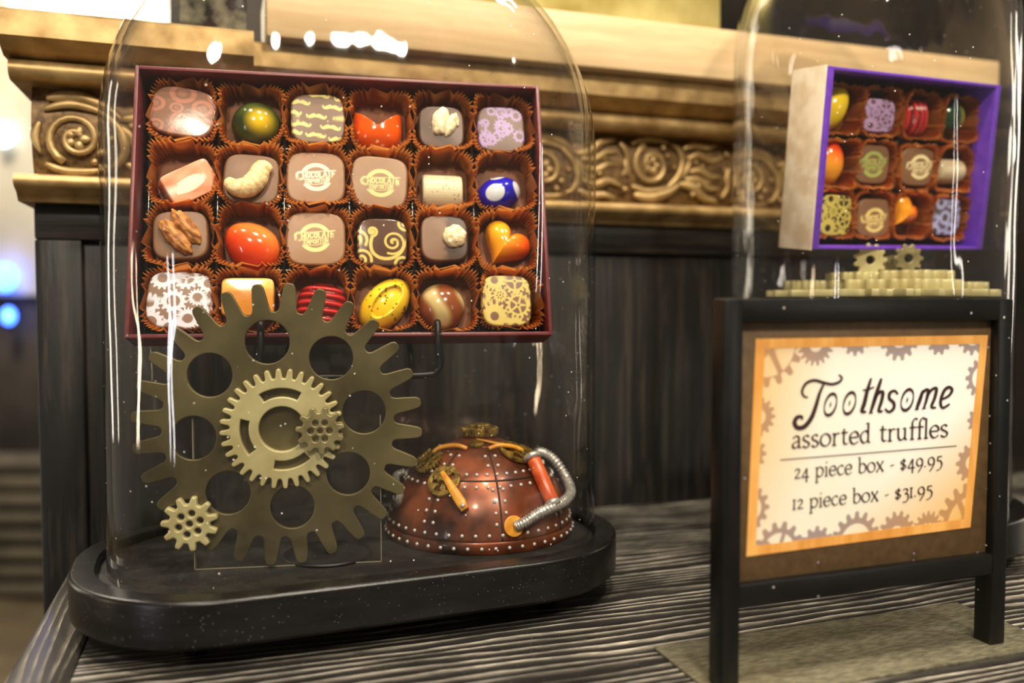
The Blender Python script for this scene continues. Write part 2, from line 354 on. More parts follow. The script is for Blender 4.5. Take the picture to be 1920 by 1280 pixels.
# carved acanthus of the frieze: leaves, scrolls and berries are pieces of their own
def leaf_vf(pts, w, seg=8, flat=.55):
    w *= 1.25; p = catmull([(x, 0, z) for x, z in pts], 5); n = len(p); t = np.linspace(0, 1, n)
    r = w*(np.sin(np.pi*np.clip(t*.9+.08, 0, 1))**.8)*(1-.35*t) + w*.06
    return tube_vf(p, r, seg, False, flat, (0, -1, 0))
def spiral(cx, cz, r0, r1, a0, turns, n=30):
    return [(cx + (r0+(r1-r0)*i/n)*math.cos(a0+turns*2*math.pi*i/n), 0, cz + (r0+(r1-r0)*i/n)*math.sin(a0+turns*2*math.pi*i/n)) for i in range(n+1)]
U = .001
unit = []   # (name, v, f) in a cell 92 mm long, z centred on 0 (height +-26 mm)
def add_leaf(*pts, w=3.4): unit.append(('acanthus_leaf', *leaf_vf([(x*U, z*U) for x, z in pts], w*U)))
sp = np.array(spiral(0, 0, .003, .0165, .5, 1.6)); unit.append(('scroll', *tube_vf(sp + [.020, 0, -.004], np.linspace(.0016, .0027, len(sp)), 8, False, .9, (0, -1, 0))))
for a in range(5): unit.append(('petal', *leaf_vf([(.020+.0015*math.cos(a*1.257), -.004+.0015*math.sin(a*1.257)), (.020+.0085*math.cos(a*1.257), -.004+.0085*math.sin(a*1.257))], .0026)))
add_leaf((4, 20), (20, 22), (36, 17), (48, 8), w=3.6); add_leaf((2, 13), (16, 17), (30, 15), (40, 10), w=2.6)
add_leaf((34, 14), (44, 4), (48, -8), (44, -18), (37, -21), w=3.2); add_leaf((44, 6), (52, -2), (55, -12), w=2.8)
add_leaf((46, 10), (58, 12), (68, 20), (80, 22), w=3.6); add_leaf((50, 6), (62, 6), (72, 12), (82, 12), w=3.0)
add_leaf((54, 0), (64, -2), (74, 3), (84, 2), w=2.8); add_leaf((52, -10), (62, -14), (74, -10), (86, -14), w=3.2)
add_leaf((48, -18), (58, -22), (70, -21), (80, -23), w=2.6); add_leaf((84, 20), (90, 12), (90, 2), (86, -6), w=2.8); add_leaf((2, -20), (12, -24), (26, -24), (36, -22), w=2.4); add_leaf((0, 6), (-3, -4), (0, -14), w=2.4); add_leaf((60, 14), (66, 8), (76, 7), w=2.2)
for x, z in ((60, -8), (66, -5), (57, 18), (88, -16), (34, -12), (30, -18), (40, -3)):
    unit.append(('berry', *tube_vf([(x*U, .001, z*U), (x*U, -.0012, z*U), (x*U, -.0022, z*U)], [.0026, .0022, .0006], 8)))
def carve(parent, x0, n, y, step=.092, flip=False):
    src = {}
    for c in range(n):
        up = -1 if c % 2 else 1
        for i, (nm, v, f) in enumerate(unit):
            T = Matrix.Translation((x0 + c*step, y, .272)) @ Matrix.Diagonal((1, 1, up, 1))
            if i in src: dup(src[i], parent, T)
            else: src[i] = mk(nm, v, f, M_gold, parent, T)
carve(fr_r, PX1+.01, 6, -.0125)
carve(fr_l, PX0+.007, 1, FY-.0125, flip=False)

# the long pale board lying on the cornice, and what stands on and behind it
board = empty('mantel_board', MW @ Matrix.Translation((0, 0, .3367)))
tag(board, 'long pale tan wooden board lying on the gilded cornice behind the domes', 'board')
box('plank', -.262, WX1+.02, -.054, .02, 0, .0385, M_tan, board, bev=.002)
fb = empty('gold_box', MW @ Matrix.Translation((.0, -.004, .3755))); tag(fb, 'gold foil box standing on the pale board between the two glass domes', 'box')
box('body', -.13, .092, -.018, .02, 0, .22, M_gold_foil, fb, bev=.002); box('lower_lip', -.132, .097, -.021, .02, 0, .006, M_gold_foil, fb, bev=.001)

# counter: top and a raised edge trim on the left
ctr = empty('display_counter', MW); tag(ctr, 'black oak counter top with painted glints along its raised grain under the glass domes', 'counter')
box('counter_top', -.356, 1.0, -1.1, -.0005, -.03, 0, M_table, ctr, bev=.0008)
box('edge_trim', -.383, -.3558, -1.1, -.0225, -.03, .0015, glint_grain('glint_oak_trim', S(40, 37, 33), S(196, 184, 164), 'X', .0062), ctr, bev=.0025)
box('apron', -.37, 1.0, -1.08, -.03, -.12, -.0302, M_black_wood, ctr, bev=.001)
box('plinth', -.33, .98, -1.0, -.05, FLOOR+.001, -.1202, M_black_wood, ctr, bev=.001)

# room behind, far out of focus
M_floor = mottled(mat('worn_floor', S(96, 84, 62), .5), S(70, 62, 46), S(120, 104, 78), 3, .35, .65)
M_far = mottled(mat('dark_shop_wall', S(40, 34, 28), .7), S(26, 22, 20), S(66, 56, 46), 2.5, .35, .65)
M_pale = mottled(mat('pale_plaster', S(196, 188, 166), .7), S(176, 168, 146), S(214, 206, 186), 3, .35, .65)
v, f = box_vf(-4, 4, -2.5, 4.2, FLOOR-.05, FLOOR); tag(mk('floor', v, f, M_floor, smooth=False), kind='structure')
v, f = box_vf(-4, 4, 3.6, 3.7, FLOOR, 3); tag(mk('wall_far', v, f, M_far, smooth=False), kind='structure')
def at_y(px, py, Y):
    d = ray(px, py); return Vector((0, 0, CZ)) + d*(Y/d.y)
M_lamp = mat('lit_lamp_shade', S(255, 246, 224), .6, emit=S(255, 246, 220), power=7)
M_blue = mat('blue_led_glass', S(60, 90, 255), .3, emit=(.05, .16, 1.0), power=9)
M_white_led = mat('white_led_glass', S(230, 240, 255), .3, emit=(.8, .9, 1.0), power=4)
M_dark_metal = mottled(mat('dark_iron', S(30, 28, 26), .4, .6), S(24, 22, 20), S(40, 37, 33), 20)
lamp = empty('pendant_lamp', Matrix.Translation((-1.02, 2.1, .78))); tag(lamp, 'white glowing drum lamp shade hanging far behind the gilded corner', 'lamp')
v, f = lathe_vf([(.15, 0), (.17, 0), (.17, .3), (.15, .3), (.02, .3), (.02, .28), (.145, .28)], 40); mk('shade', v, f, M_lamp, lamp, sharp=40)
v, f = tube_vf([(0, 0, .3), (0, 0, 1.6)], .008, 8); mk('cord', v, f, M_dark_metal, lamp)
colm = empty('notice_board', Matrix.Translation((-1.95, 3.45, FLOOR))); tag(colm, 'pale tall notice board far behind at the left edge of the picture', 'board')
box('post', -.5, .22, .0, .1, 0, 1.25, M_far, colm, bev=.01); box('board', -.55, .20, -.03, .0, 1.15, 2.6, M_pale, colm, bev=.01)
for px, py, r, m, lab in ((8, 520, .035, M_blue, 'bright blue out-of-focus light by the left edge'), (16, 592, .02, M_blue, 'dim lower blue out-of-focus light by the left edge'), (6, 252, .028, M_white_led, 'white out-of-focus light beside the gilded corner')):
    r *= 1.18; p = at_y(px, py, 3.375); g = empty('globe_light', Matrix.Translation(p)); tag(g, lab, 'light', 'small coloured lights far behind at the left')
    v, f = lathe_vf([(max(r*math.sin(t), 1e-4), -r*math.cos(t)*1.3) for t in np.linspace(.01, math.pi-.01, 14)], 20); mk('globe', v, f, m, g)
    v, f = tube_vf([(0, .0, 0), (0, .035, 0)], r*.4, 10); mk('mount', v, f, M_dark_metal, g)
bench = empty('slatted_bench', Matrix.Translation((-1.95, 3.2, FLOOR))); tag(bench, 'dark bench front of horizontal grey slats on the floor at far left', 'bench')
M_slat = mottled(mat('grey_slat', S(88, 82, 70), .5), S(70, 64, 54), S(104, 96, 82), 6)
for i in range(7): box('slat', -.45, .36, -.03, 0, .02+i*.068, .06+i*.068, M_slat, bench, bev=.004)
for x in (-.4, .3): box('post', x-.025, x+.025, 0, .05, 0, .5, M_dark_metal, bench, bev=.004)
box('seat', -.46, .37, -.03, .15, .5, .53, M_slat, bench, bev=.005)
M_marble = mottled(mat('dark_marbled_stone', S(50, 48, 42), .2), S(22, 22, 18), S(120, 116, 100), 70, .45, .68, 8)
mb = box('marble_block', -.022, .020, -.02, .02, 0, .11, M_marble, M=MW @ Matrix.Translation((-.293, -.02, .3367)), bev=.003)
tag(mb, 'dark speckled stone block on the gilded cornice at the end of the pale board', 'block')

# ================================================================== GLASS DOMES AND THEIR BASES
def rrect(a, b, rc, n=16):
    L = []
    for sx, sy, t0 in ((1, 1, 0), (-1, 1, 90), (-1, -1, 180), (1, -1, 270)):
        for i in range(n+1):
            t = rad(t0 + 90*i/n); L.append((sx*(a-rc) + rc*math.cos(t), sy*(b-rc) + rc*math.sin(t)))
    return L
def loft(rings, cap0=True, cap1=True):
    n = len(rings[0]); V = [p for r in rings for p in r]; Fc = []
    for k in range(len(rings)-1):
        for i in range(n): Fc.append((k*n+i, k*n+(i+1) % n, (k+1)*n+(i+1) % n, (k+1)*n+i))
    if cap0: Fc.append(tuple(range(n))[::-1])
    if cap1: Fc.append(tuple(range((len(rings)-1)*n, len(rings)*n)))
    return V, Fc
def ring(a, b, rc, z, n=16): return [(x, y, z) for x, y in rrect(a, b, min(rc, a-1e-4, b-1e-4), n)]
HF, TH, REC = .0114, .0221, .0045
FLOOR1 = HF + TH - REC                                        # inner floor of the base
def cloche_base(name, M, a, b, rc, label):
    r = empty(name, M); tag(r, label, 'base')
    i = .0125; z0, z1 = HF, HF+TH
    R = [ring(a-.002, b-.002, rc-.002, z0), ring(a, b, rc, z0+.002), *[ring(a-.002*(1-math.cos(t)), b-.002*(1-math.cos(t)), rc-.002*(1-math.cos(t)), z1-.002*(1-math.sin(t))) for t in np.linspace(0, math.pi/2, 6)],
         ring(a-i+.001, b-i+.001, rc-i+.001, z1), ring(a-i, b-i, rc-i, z1-.001), ring(a-i, b-i, rc-i, z1-REC)]
    v, f = loft(R, True, False); mk('body', v, f, M_base, r, sharp=28)
    v, f = loft([ring(a-i, b-i, rc-i, z1-REC-.001), ring(a-i, b-i, rc-i, z1-REC)]); mk('recess_floor', v, f, M_dust_felt, r, sharp=50)
    for x in (-1, 1):
        for y in (-1, 1):
            v, f = lathe_vf([(.004, 0), (.0062, .001), (.0078, .004), (.007, .008), (.006, HF+.0005)], 20)
            mk('foot', v, f, M_base, r, Matrix.Translation((x*(a-.058), y*(b-.03), 0)))
    return r
def cloche_glass(name, M, a, b, rc, z0, zc, rise, label, th=.0028):
    def stack(o, top):
        R = [ring(a-o, b-o, rc-o, z) for z in np.linspace(z0, zc, 8)]
        for t in np.linspace(0, 1, 26)[1:-1]:
            s = math.cos(t*math.pi/2)**.92; d = (1-s)
            R.append(ring((a-o)*s, (b-o)*(1-d), max((rc-o)*s, 1e-3), zc + (rise-top)*math.sin(t*math.pi/2)))
        return R
    A = stack(0, 0); B = stack(th, th)
    v, f = loft(A[::-1] + B, False, False); n = len(A[0])
    top = tuple(range(n)); f.append(top); m = len(A)*2-1; f.append(tuple(range(m*n, m*n+n))[::-1])
    # first ring of A[::-1] is the outer apex, last ring of B the inner apex
    return tag(mk(name, v, f, M_glass, M=M, sharp=60), label, 'glass dome')
MB1 = Matrix.Translation((-.0849, .4791, 0)) @ Matrix.Rotation(.3747, 4, 'Z')
cloche_base('cloche_base', MB1, .1481, .0826, .075, 'long black wooden base with rounded ends under the left glass dome')
MG1 = Matrix.Translation((-.0838, .4862, 0)) @ Matrix.Rotation(.3747, 4, 'Z')
cloche_glass('glass_cloche', MG1, .1350, .0696, .0615, FLOOR1+.0002, .250, .125, 'large clear glass dome over the burgundy chocolate box and gears')
K2 = .93
C2 = Vector((.263*K2, .635*K2, 0)); MB2 = Matrix.Translation(C2)
cloche_base('cloche_base', MB2, .100, .100, .0999, 'round black base of the right glass dome, behind the price sign')
cloche_glass('glass_cloche', MB2, .0970*K2, .0970*K2, .0969*K2, FLOOR1+.0002, .165+.187*K2, .09, 'clear glass dome over the purple chocolate box behind the sign')

# ================================================================== SIGN
MS = Matrix.Translation((.1631, .3791, 0)) @ Matrix.Rotation(rad(19.03), 4, 'Z')
sign = empty('price_sign', MS); tag(sign, 'black framed table-top price sign standing on a flat metal plate', 'sign')
SW, SH = .079, .1675; FZ = .0016
box('base_plate', -.083, .104, -.009, .052, 0, FZ, M_plate, sign, bev=.0004)
pw = .0088
frame = []
for s in (-1, 1): box('post', s*SW - (pw if s > 0 else 0), s*SW + (0 if s > 0 else pw), 0, .0105, FZ, SH-.0002, M_black_metal, sign, bev=.0009)
box('top_rail', -SW+.0003, SW-.0003, .0002, .0103, SH-.0102, SH, M_black_metal, sign, bev=.0009)
_, zl = on_plane(MS, 1640, 1085, 0.); 
box('lower_rail', -SW+pw-.0003, SW-pw+.0003, .0002, .0103, .0360, .0460, M_black_metal, sign, bev=.0009)
mat_b = box('mat_board', -SW+pw-.001, SW-pw+.001, .0045, .0060, .0455, SH-.010, M_mat, sign, bev=.0002)
# the print is laid out from the corners of the orange border seen in the photograph, on the mat board's own plane
PYL = .0043
quad = [on_plane(MS, *q, PYL) for q in ((1417, 635), (1852, 628), (1819, 988), (1399, 1043))]
def bil(u, v): # u right, v down
    a, b, c, d = [np.array(q) for q in quad]; return a*(1-u)*(1-v) + b*u*(1-v) + c*u*v + d*(1-u)*v
def flat_panel(name, u0, u1, v0, v1, y, t, m, parent):
    c = [bil(u, v) for u, v in ((u0, v0), (u1, v0), (u1, v1), (u0, v1))]
    return mk(name, [(p[0], y, p[1]) for p in c] + [(p[0], y+t, p[1]) for p in c], [(0, 1, 2, 3), (7, 6, 5, 4)] + [(i, (i+1) % 4, 4+(i+1) % 4, 4+i) for i in range(4)], m, parent, smooth=False)
bw, bh = .036, .045
flat_panel('border', 0, 1, 0, bh, PYL-.0002, .0004, M_orange_border, mat_b); flat_panel('border', 0, 1, 1-bh, 1, PYL-.0002, .0004, M_orange_border, mat_b)
flat_panel('border', 0, bw, bh, 1-bh, PYL-.0002, .0004, M_orange_border, mat_b); flat_panel('border', 1-bw, 1, bh, 1-bh, PYL-.0002, .0004, M_orange_border, mat_b)
def sstep(e0, e1, x): t = np.clip((x-e0)/(e1-e0), 0, 1); return t*t*(3-2*t)
def gear_mask(x, y, cx, cy, R, N, hole=.45, spokes=0, ph=0., aa=.02, root=.78):
    dx, dy = x-cx, y-cy; r = np.hypot(dx, dy)/R; a = np.arctan2(dy, dx) + ph
    rt = root + (1-root)*.5*(1+np.tanh(2.2*np.cos(N*a)))
    m = sstep(rt+aa/R*.5, rt-aa/R*.5, r)
    if hole:
        h = sstep(hole+aa/R*.5, hole-aa/R*.5, r)
        if spokes:
            sp = np.abs(np.sin(a*spokes/2))*r*R*2/spokes; keep = np.maximum(sstep(.10*R, .05*R, sp), sstep(.16+aa/R, .16, r)); keep = np.minimum(keep, 1-sstep(.07+aa/R, .07, r)); h = h*(1-keep)
        m = m*(1-h)
    return m
NU, NV = 300, 250
uu, vv = np.meshgrid(np.linspace(bw, 1-bw, NU), np.linspace(bh, 1-bh, NV)); asp = .72
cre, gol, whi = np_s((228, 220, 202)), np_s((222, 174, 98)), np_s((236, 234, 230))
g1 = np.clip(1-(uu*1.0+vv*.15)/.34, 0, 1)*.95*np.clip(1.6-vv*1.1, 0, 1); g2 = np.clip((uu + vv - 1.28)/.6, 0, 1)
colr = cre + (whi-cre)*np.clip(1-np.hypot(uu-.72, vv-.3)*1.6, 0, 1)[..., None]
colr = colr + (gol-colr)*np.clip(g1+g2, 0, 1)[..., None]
gm = np.zeros_like(uu)
GL = [(.05, .03, .16, 16, .75, 6), (.24, .03, .085, 18, .35, 0), (.405, .0, .075, 12, .45, 0), (.595, .0, .10, 14, .45, 0), (.775, .02, .065, 10, 0, 0), (.93, .0, .085, 12, .5, 0),
      (.025, .36, .075, 14, .4, 0), (.0, .53, .07, 12, .4, 0), (.01, .78, .085, 12, .55, 0), (.13, 1.0, .12, 14, .62, 5), (.29, 1.0, .085, 12, .3, 0), (.46, 1.0, .125, 16, .6, 0), (.645, .985, .095, 14, .35, 0),
      (.79, .985, .08, 16, .4, 8), (.98, .97, .17, 18, .62, 6), (.985, .22, .085, 12, .55, 0), (.99, .44, .06, 10, .3, 0), (.975, .66, .085, 12, .35, 0)]
for gx, gy, gr, n, h, s in GL: gm = np.maximum(gm, gear_mask(uu, vv*asp, gx, gy*asp, gr*.88, n, h, s, aa=.006))
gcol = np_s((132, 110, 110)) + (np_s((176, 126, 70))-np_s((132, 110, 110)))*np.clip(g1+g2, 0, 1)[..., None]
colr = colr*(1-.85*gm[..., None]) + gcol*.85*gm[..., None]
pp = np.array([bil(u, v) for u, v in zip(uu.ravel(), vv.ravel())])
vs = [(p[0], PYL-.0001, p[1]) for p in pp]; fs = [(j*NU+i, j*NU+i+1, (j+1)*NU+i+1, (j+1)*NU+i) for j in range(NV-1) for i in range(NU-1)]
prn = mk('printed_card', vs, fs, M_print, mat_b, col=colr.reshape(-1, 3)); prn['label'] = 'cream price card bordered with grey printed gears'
# ---- lettering: pen strokes
def ribbon(pts, w, nib=None, thin=.42, taper=0.):
    p = np.array(pts, float); n = len(p); T = np.gradient(p, axis=0); T /= np.linalg.norm(T, axis=1)[:, None] + 1e-9
    Nn = np.stack([-T[:, 1], T[:, 0]], 1); ww = np.full(n, w, float)
    if nib is not None: ang = np.arctan2(T[:, 1], T[:, 0]); ww *= thin + (1-thin)*np.abs(np.sin(ang-nib))
    if taper: t = np.linspace(0, 1, n); ww *= (1-taper) + taper*np.sin(np.pi*np.clip(t, .03, .97))**.7
    a = p + Nn*ww[:, None]/2; b = p - Nn*ww[:, None]/2
    return list(map(tuple, a)) + list(map(tuple, b)), [(i, i+1, n+i+1, n+i) for i in range(n-1)]
def ell(cx, cy, rx, ry, n=28): return [(cx+rx*math.cos(2*math.pi*i/n), cy+ry*math.sin(2*math.pi*i/n)) for i in range(n+1)]
def sm(*p): return catmull(p, 7)
def ln(*p):
    out = []
    for a, b in zip(p[:-1], p[1:]): out += [tuple(np.array(a)+(np.array(b)-np.array(a))*t) for t in np.linspace(0, 1, 6)]
    return np.array(out)
def sf(x, y, l=.17, r=.17): return ln((x-l, y), (x+r, y))       # foot serif
def hs(x, y): return ln((x-.2, y-.09), (x, y))                    # head serif
G = {
 'a': (.84, [sm((.1, .8), (.3, 1), (.55, .92), (.6, .65), (.6, .2), (.66, .03), (.8, .06)), sm((.6, .58), (.3, .5), (.08, .28), (.2, .02), (.45, .08), (.6, .25))]),
 's': (.72, [sm((.56, .86), (.36, 1), (.12, .86), (.15, .62), (.4, .48), (.58, .3), (.5, .06), (.28, 0), (.06, .15))]),
 'o': (.98, [ell(.46, .5, .4, .5)]),
 'r': (.70, [ln((.2, 1), (.2, 0)), sm((.2, .68), (.38, .95), (.6, .93)), sf(.2, 0), hs(.2, 1)]),
 't': (.68, [sm((.27, 1.3), (.26, .6), (.28, .18), (.42, .02), (.62, .1)), ln((.04, .98), (.58, .98))]),
 'e': (.88, [sm((.1, .52), (.42, .53), (.74, .56), (.68, .88), (.42, 1), (.13, .77), (.08, .42), (.25, .06), (.5, 0), (.76, .18))]),
 'd': (1.02, [sm((.68, .82), (.42, 1), (.1, .7), (.1, .3), (.35, 0), (.68, .22)), ln((.68, 1.65), (.68, .05)), ln((.68, .03), (.86, .03)), hs(.68, 1.65)]),
 'u': (1.02, [sm((.18, 1), (.18, .3), (.34, .02), (.56, .08), (.72, .28)), ln((.72, 1), (.72, .02)), ln((.72, .03), (.9, .03)), hs(.18, 1), hs(.72, 1)]),
 'f': (.60, [sm((.68, 1.6), (.48, 1.7), (.29, 1.42), (.28, 1.1)), ln((.28, 1.15), (.28, 0)), ln((.05, .97), (.6, .97)), sf(.28, 0)]),
 'l': (.46, [ln((.2, 1.65), (.2, 0)), sf(.2, 0), hs(.2, 1.65)]),
 'p': (1.02, [ln((.2, 1), (.2, -.58)), sf(.2, -.58), hs(.2, 1), sm((.2, .75), (.46, 1), (.8, .82), (.86, .42), (.6, 0), (.2, .14))]),
 'i': (.46, [ln((.2, 1), (.2, 0)), sf(.2, 0), hs(.2, 1), ln((.2, 1.34), (.2, 1.48))]),
 'c': (.82, [sm((.7, .84), (.44, 1), (.12, .72), (.1, .3), (.4, 0), (.74, .16))]),
 'b': (1.0, [ln((.2, 1.65), (.2, .05)), hs(.2, 1.65), sm((.2, .75), (.5, 1), (.85, .7), (.82, .26), (.5, 0), (.2, .1))]),
 'x': (.88, [ln((.1, 1), (.76, 0)), ln((.74, 1), (.08, 0)), sf(.1, 1, .08, .14), sf(.76, 0, .14, .08), sf(.74, 1, .14, .06), sf(.1, 0, .08, .12)]),
 '-': (.62, [ln((.1, .46), (.5, .56))]), ' ': (.55, []),
 '$': (.78, [sm((.58, .8), (.36, .95), (.12, .82), (.15, .62), (.4, .48), (.6, .3), (.5, .08), (.28, .02), (.06, .18)), ln((.4, 1.12), (.3, -.14))]),
 '2': (.80, [sm((.1, .76), (.3, 1), (.56, .86), (.5, .56), (.1, .05)), ln((.1, .05), (.7, .05))]),
 '4': (.92, [ln((.56, 1), (.06, .08), (.84, .08)), ln((.57, 1), (.57, -.48))]),
 '9': (.86, [ell(.4, .6, .32, .39), sm((.73, .68), (.66, .15), (.26, -.45))]),
 '5': (.80, [ln((.7, 1), (.26, 1), (.2, .56)), sm((.2, .56), (.5, .56), (.7, .2), (.52, -.25), (.12, -.45))]),
 '1': (.50, [ln((.22, 1), (.22, 0)), sf(.22, 0), sf(.22, 1)]), '.': (.40, [ln((.14, .02), (.14, .16))]),
 '3': (.76, [sm((.1, .82), (.34, 1), (.58, .82), (.5, .58), (.28, .46)), sm((.28, .46), (.62, .36), (.64, -.12), (.44, -.4), (.08, -.45))])}
CR, CX0, CY0 = 3.88, 1440, 660
def to_panel(pts, y): # crop pixels of the photograph -> the print's plane
    return [(lambda q: (q[0], y, q[1]))(on_plane(MS, CX0 + x/CR, CY0 + yy/CR, PYL)) for x, yy in pts]
def text_line(name, txt, b0, b1, xh, w):
    adv = sum(G[c][0] for c in txt); b0 = np.array(b0, float); b1 = np.array(b1, float); ex = (b1-b0)/adv; ey = np.array([xh*.03, -xh])
    parts = []; x = 0
    for c in txt:
        a, st = G[c]
        for s in st:
            wd = .155 if c not in '.' else .15
            if len(s) == 6 and abs(s[0][1]-s[-1][1]) < .12: wd *= 1.0
            v, f = ribbon(s, w, rad(28), .52)
            parts.append(([tuple(b0 + ex*(x+p[0]) + ey*p[1]) for p in v], f))
        x += a
    v, f = join_vf(parts); return mk(name, to_panel(v, PYL-.0003), f, M_ink, prn, smooth=False)
text_line('lettering', 'assorted truffles', (168, 700), (1312, 612), 88, .175)
text_line('lettering', '24 piece box - $49.95', (186, 920), (1268, 826), 70, .175)
text_line('lettering', '12 piece box - $31.95', (172, 1144), (1196, 1038), 68, .175)
v, f = ribbon(ln((85, 783), (1370, 681)), 7); mk('rule', to_panel(v, PYL-.0003), f, M_ink, prn, smooth=False)
st = []
def pen(w, *p, taper=.55, nib=None): st.append(ribbon(catmull(p, 8), w, nib, .5, taper))
pen(22, (288, 328), (258, 318), (246, 280), (275, 226), (335, 204), (405, 222), (465, 232), (518, 214), (534, 184), (512, 164), taper=.5)
pen(34, (402, 232), (372, 300), (346, 390), (312, 478), (262, 540), (212, 548), (190, 512), (208, 474), (240, 468), (246, 490), taper=.6)
for cx, cy, rx, ry in ((452, 380, 42, 78), (590, 370, 42, 78), (1010, 346, 42, 76)):
    e = [(cx + rx*math.cos(t) + .22*ry*math.sin(t), cy - ry*math.sin(t)) for t in np.linspace(0, 2*math.pi, 40)]
    st.append(ribbon(e, 24, rad(90), .35)); st.append(ribbon([(cx-4, cy+22), (cx, cy), (cx+4, cy-22)], 13, None, 1, 1))
pen(30, (748, 188), (722, 270), (698, 370), (680, 428), (712, 432), taper=.6); pen(14, (686, 276), (726, 270), (770, 252), taper=.4)
pen(30, (822, 190), (796, 270), (768, 360), (742, 442), taper=.5); pen(26, (772, 345), (800, 298), (832, 290), (824, 350), (802, 425), (832, 428), taper=.5)
pen(24, (942, 306), (918, 280), (884, 296), (880, 336), (912, 368), (910, 410), (876, 434), (848, 410), taper=.4)
pen(28, (1124, 278), (1100, 350), (1076, 416), taper=.5); pen(24, (1098, 340), (1128, 286), (1162, 276), (1150, 345), (1128, 412), taper=.5); pen(24, (1152, 332), (1184, 276), (1222, 264), (1210, 330), (1186, 396), (1220, 402), taper=.5)
pen(24, (1256, 346), (1312, 316), (1336, 274), (1312, 254), (1276, 284), (1252, 360), (1268, 404), (1318, 376), taper=.45)
for a, b in (((1064, 418), (1094, 414)), ((1116, 412), (1146, 406)), ((730, 444), (760, 440))): st.append(ribbon(ln(a, b), 9))
v, f = join_vf(st); mk('lettering', to_panel(v, PYL-.0003), f, M_ink, prn, smooth=False)

# ================================================================== CHOCOLATES: builders
rng = np.random.default_rng(7)
def outl_sq(hx, hy, e=3.6, n=140):
    t = np.linspace(0, 2*np.pi, n, endpoint=False); c, s = np.cos(t), np.sin(t)
    return np.stack([hx*np.sign(c)*np.abs(c)**(2/e), hy*np.sign(s)*np.abs(s)**(2/e)], 1)
def outl_egg(hx, hy, k=.18, n=90, a=0.):
    t = np.linspace(0, 2*np.pi, n, endpoint=False); x = hx*np.cos(t); y = hy*np.sin(t)*(1-k*np.cos(t))
    return np.stack([x*math.cos(a)-y*math.sin(a), x*math.sin(a)+y*math.cos(a)], 1)
def outl_almond(hx, hy, a, n=90):
    t = np.linspace(0, 2*np.pi, n, endpoint=False); x = hx*np.cos(t); y = hy*np.sin(t)*np.abs(np.sin(t))**.35
    return np.stack([x*math.cos(a)-y*math.sin(a), x*math.sin(a)+y*math.cos(a)], 1)
def outl_heart(s, a, n=120):
    t = np.linspace(0, 2*np.pi, n, endpoint=False)
    x = 16*np.sin(t)**3/16.5; y = (13*np.cos(t)-5*np.cos(2*t)-2*np.cos(3*t)-np.cos(4*t))/16.5 + .12
    x, y = x*s, y*s; return np.stack([x*math.cos(a)-y*math.sin(a), x*math.sin(a)+y*math.cos(a)], 1)
def outl_horns(hx, hy, n=120):   # rounded body with a scooped top and two points
    P2 = [(-1, .95), (-.62, .55), (-.25, .30), (.25, .30), (.62, .55), (1, .95), (1.05, .3), (1.0, -.35), (.7, -.85), (0, -1.02), (-.7, -.85), (-1.0, -.35), (-1.05, .3)]
    c = catmull(P2, 9, True); return c*[hx, hy]
def pillow(outline, h, prof, colfn, nr=46):
    if prof == 'sq':
        r = list(np.linspace(.004, .90, nr)); z = [1-.035*(x/.9)**2 for x in r]
        for t in np.linspace(0, np.pi/2, 8)[1:]: r.append(.90+.085*math.sin(t)); z.append(.965-.13*(1-math.cos(t)))
        for q in (.55, .25, 0): r.append(.985+.015*(1-q/.835)); z.append(q)
    else:
        t = np.linspace(.004, np.pi/2, nr); r = list(np.sin(t)); z = list(np.cos(t)**.85*.86 + .14); r.append(.985); z.append(0.)
    r = np.array(r); z = np.array(z); n = len(outline)
    V = np.concatenate([np.concatenate([outline*rr, np.full((n, 1), h*zz)], 1) for rr, zz in zip(r, z)])
    f = [(k*n+i, k*n+(i+1) % n, (k+1)*n+(i+1) % n, (k+1)*n+i) for k in range(len(r)-1) for i in range(n)]
    f.append(tuple(range(n))[::-1]); f.append(tuple(range((len(r)-1)*n, len(r)*n)))
    m = np.abs(outline).max(0); col = colfn(V[:, 0]/m[0], V[:, 1]/m[1], V[:, 2]/h)
    return V, f, col
def const(c): c = np_s(c); return lambda x, y, z: np.tile(c, (len(x), 1))
def mixc(a, b, t): t = np.clip(t, 0, 1)[:, None]; return a*(1-t) + b*t
def wob(x, y, s, k=3):
    v = 0
    for i in range(k): v = v + np.sin(x*s*(1.3+i*.9)+i*2.1+1.7*np.sin(y*s*(.9+.4*i)+i))*np.cos(y*s*(1.1+i*.7)-i*1.3)/(1+i*.5)
    return v/1.8
def seg_mask(x, y, polys, w, aa=.02):
    d = np.full(len(x), 9.)
    for p in polys:
        p = np.array(p)
        for a, b in zip(p[:-1], p[1:]):
            ab = b-a; t = np.clip(((x-a[0])*ab[0]+(y-a[1])*ab[1])/(ab@ab+1e-12), 0, 1)
            d = np.minimum(d, np.hypot(x-a[0]-t*ab[0], y-a[1]-t*ab[1]))
    return sstep(w+aa, w-aa, d)
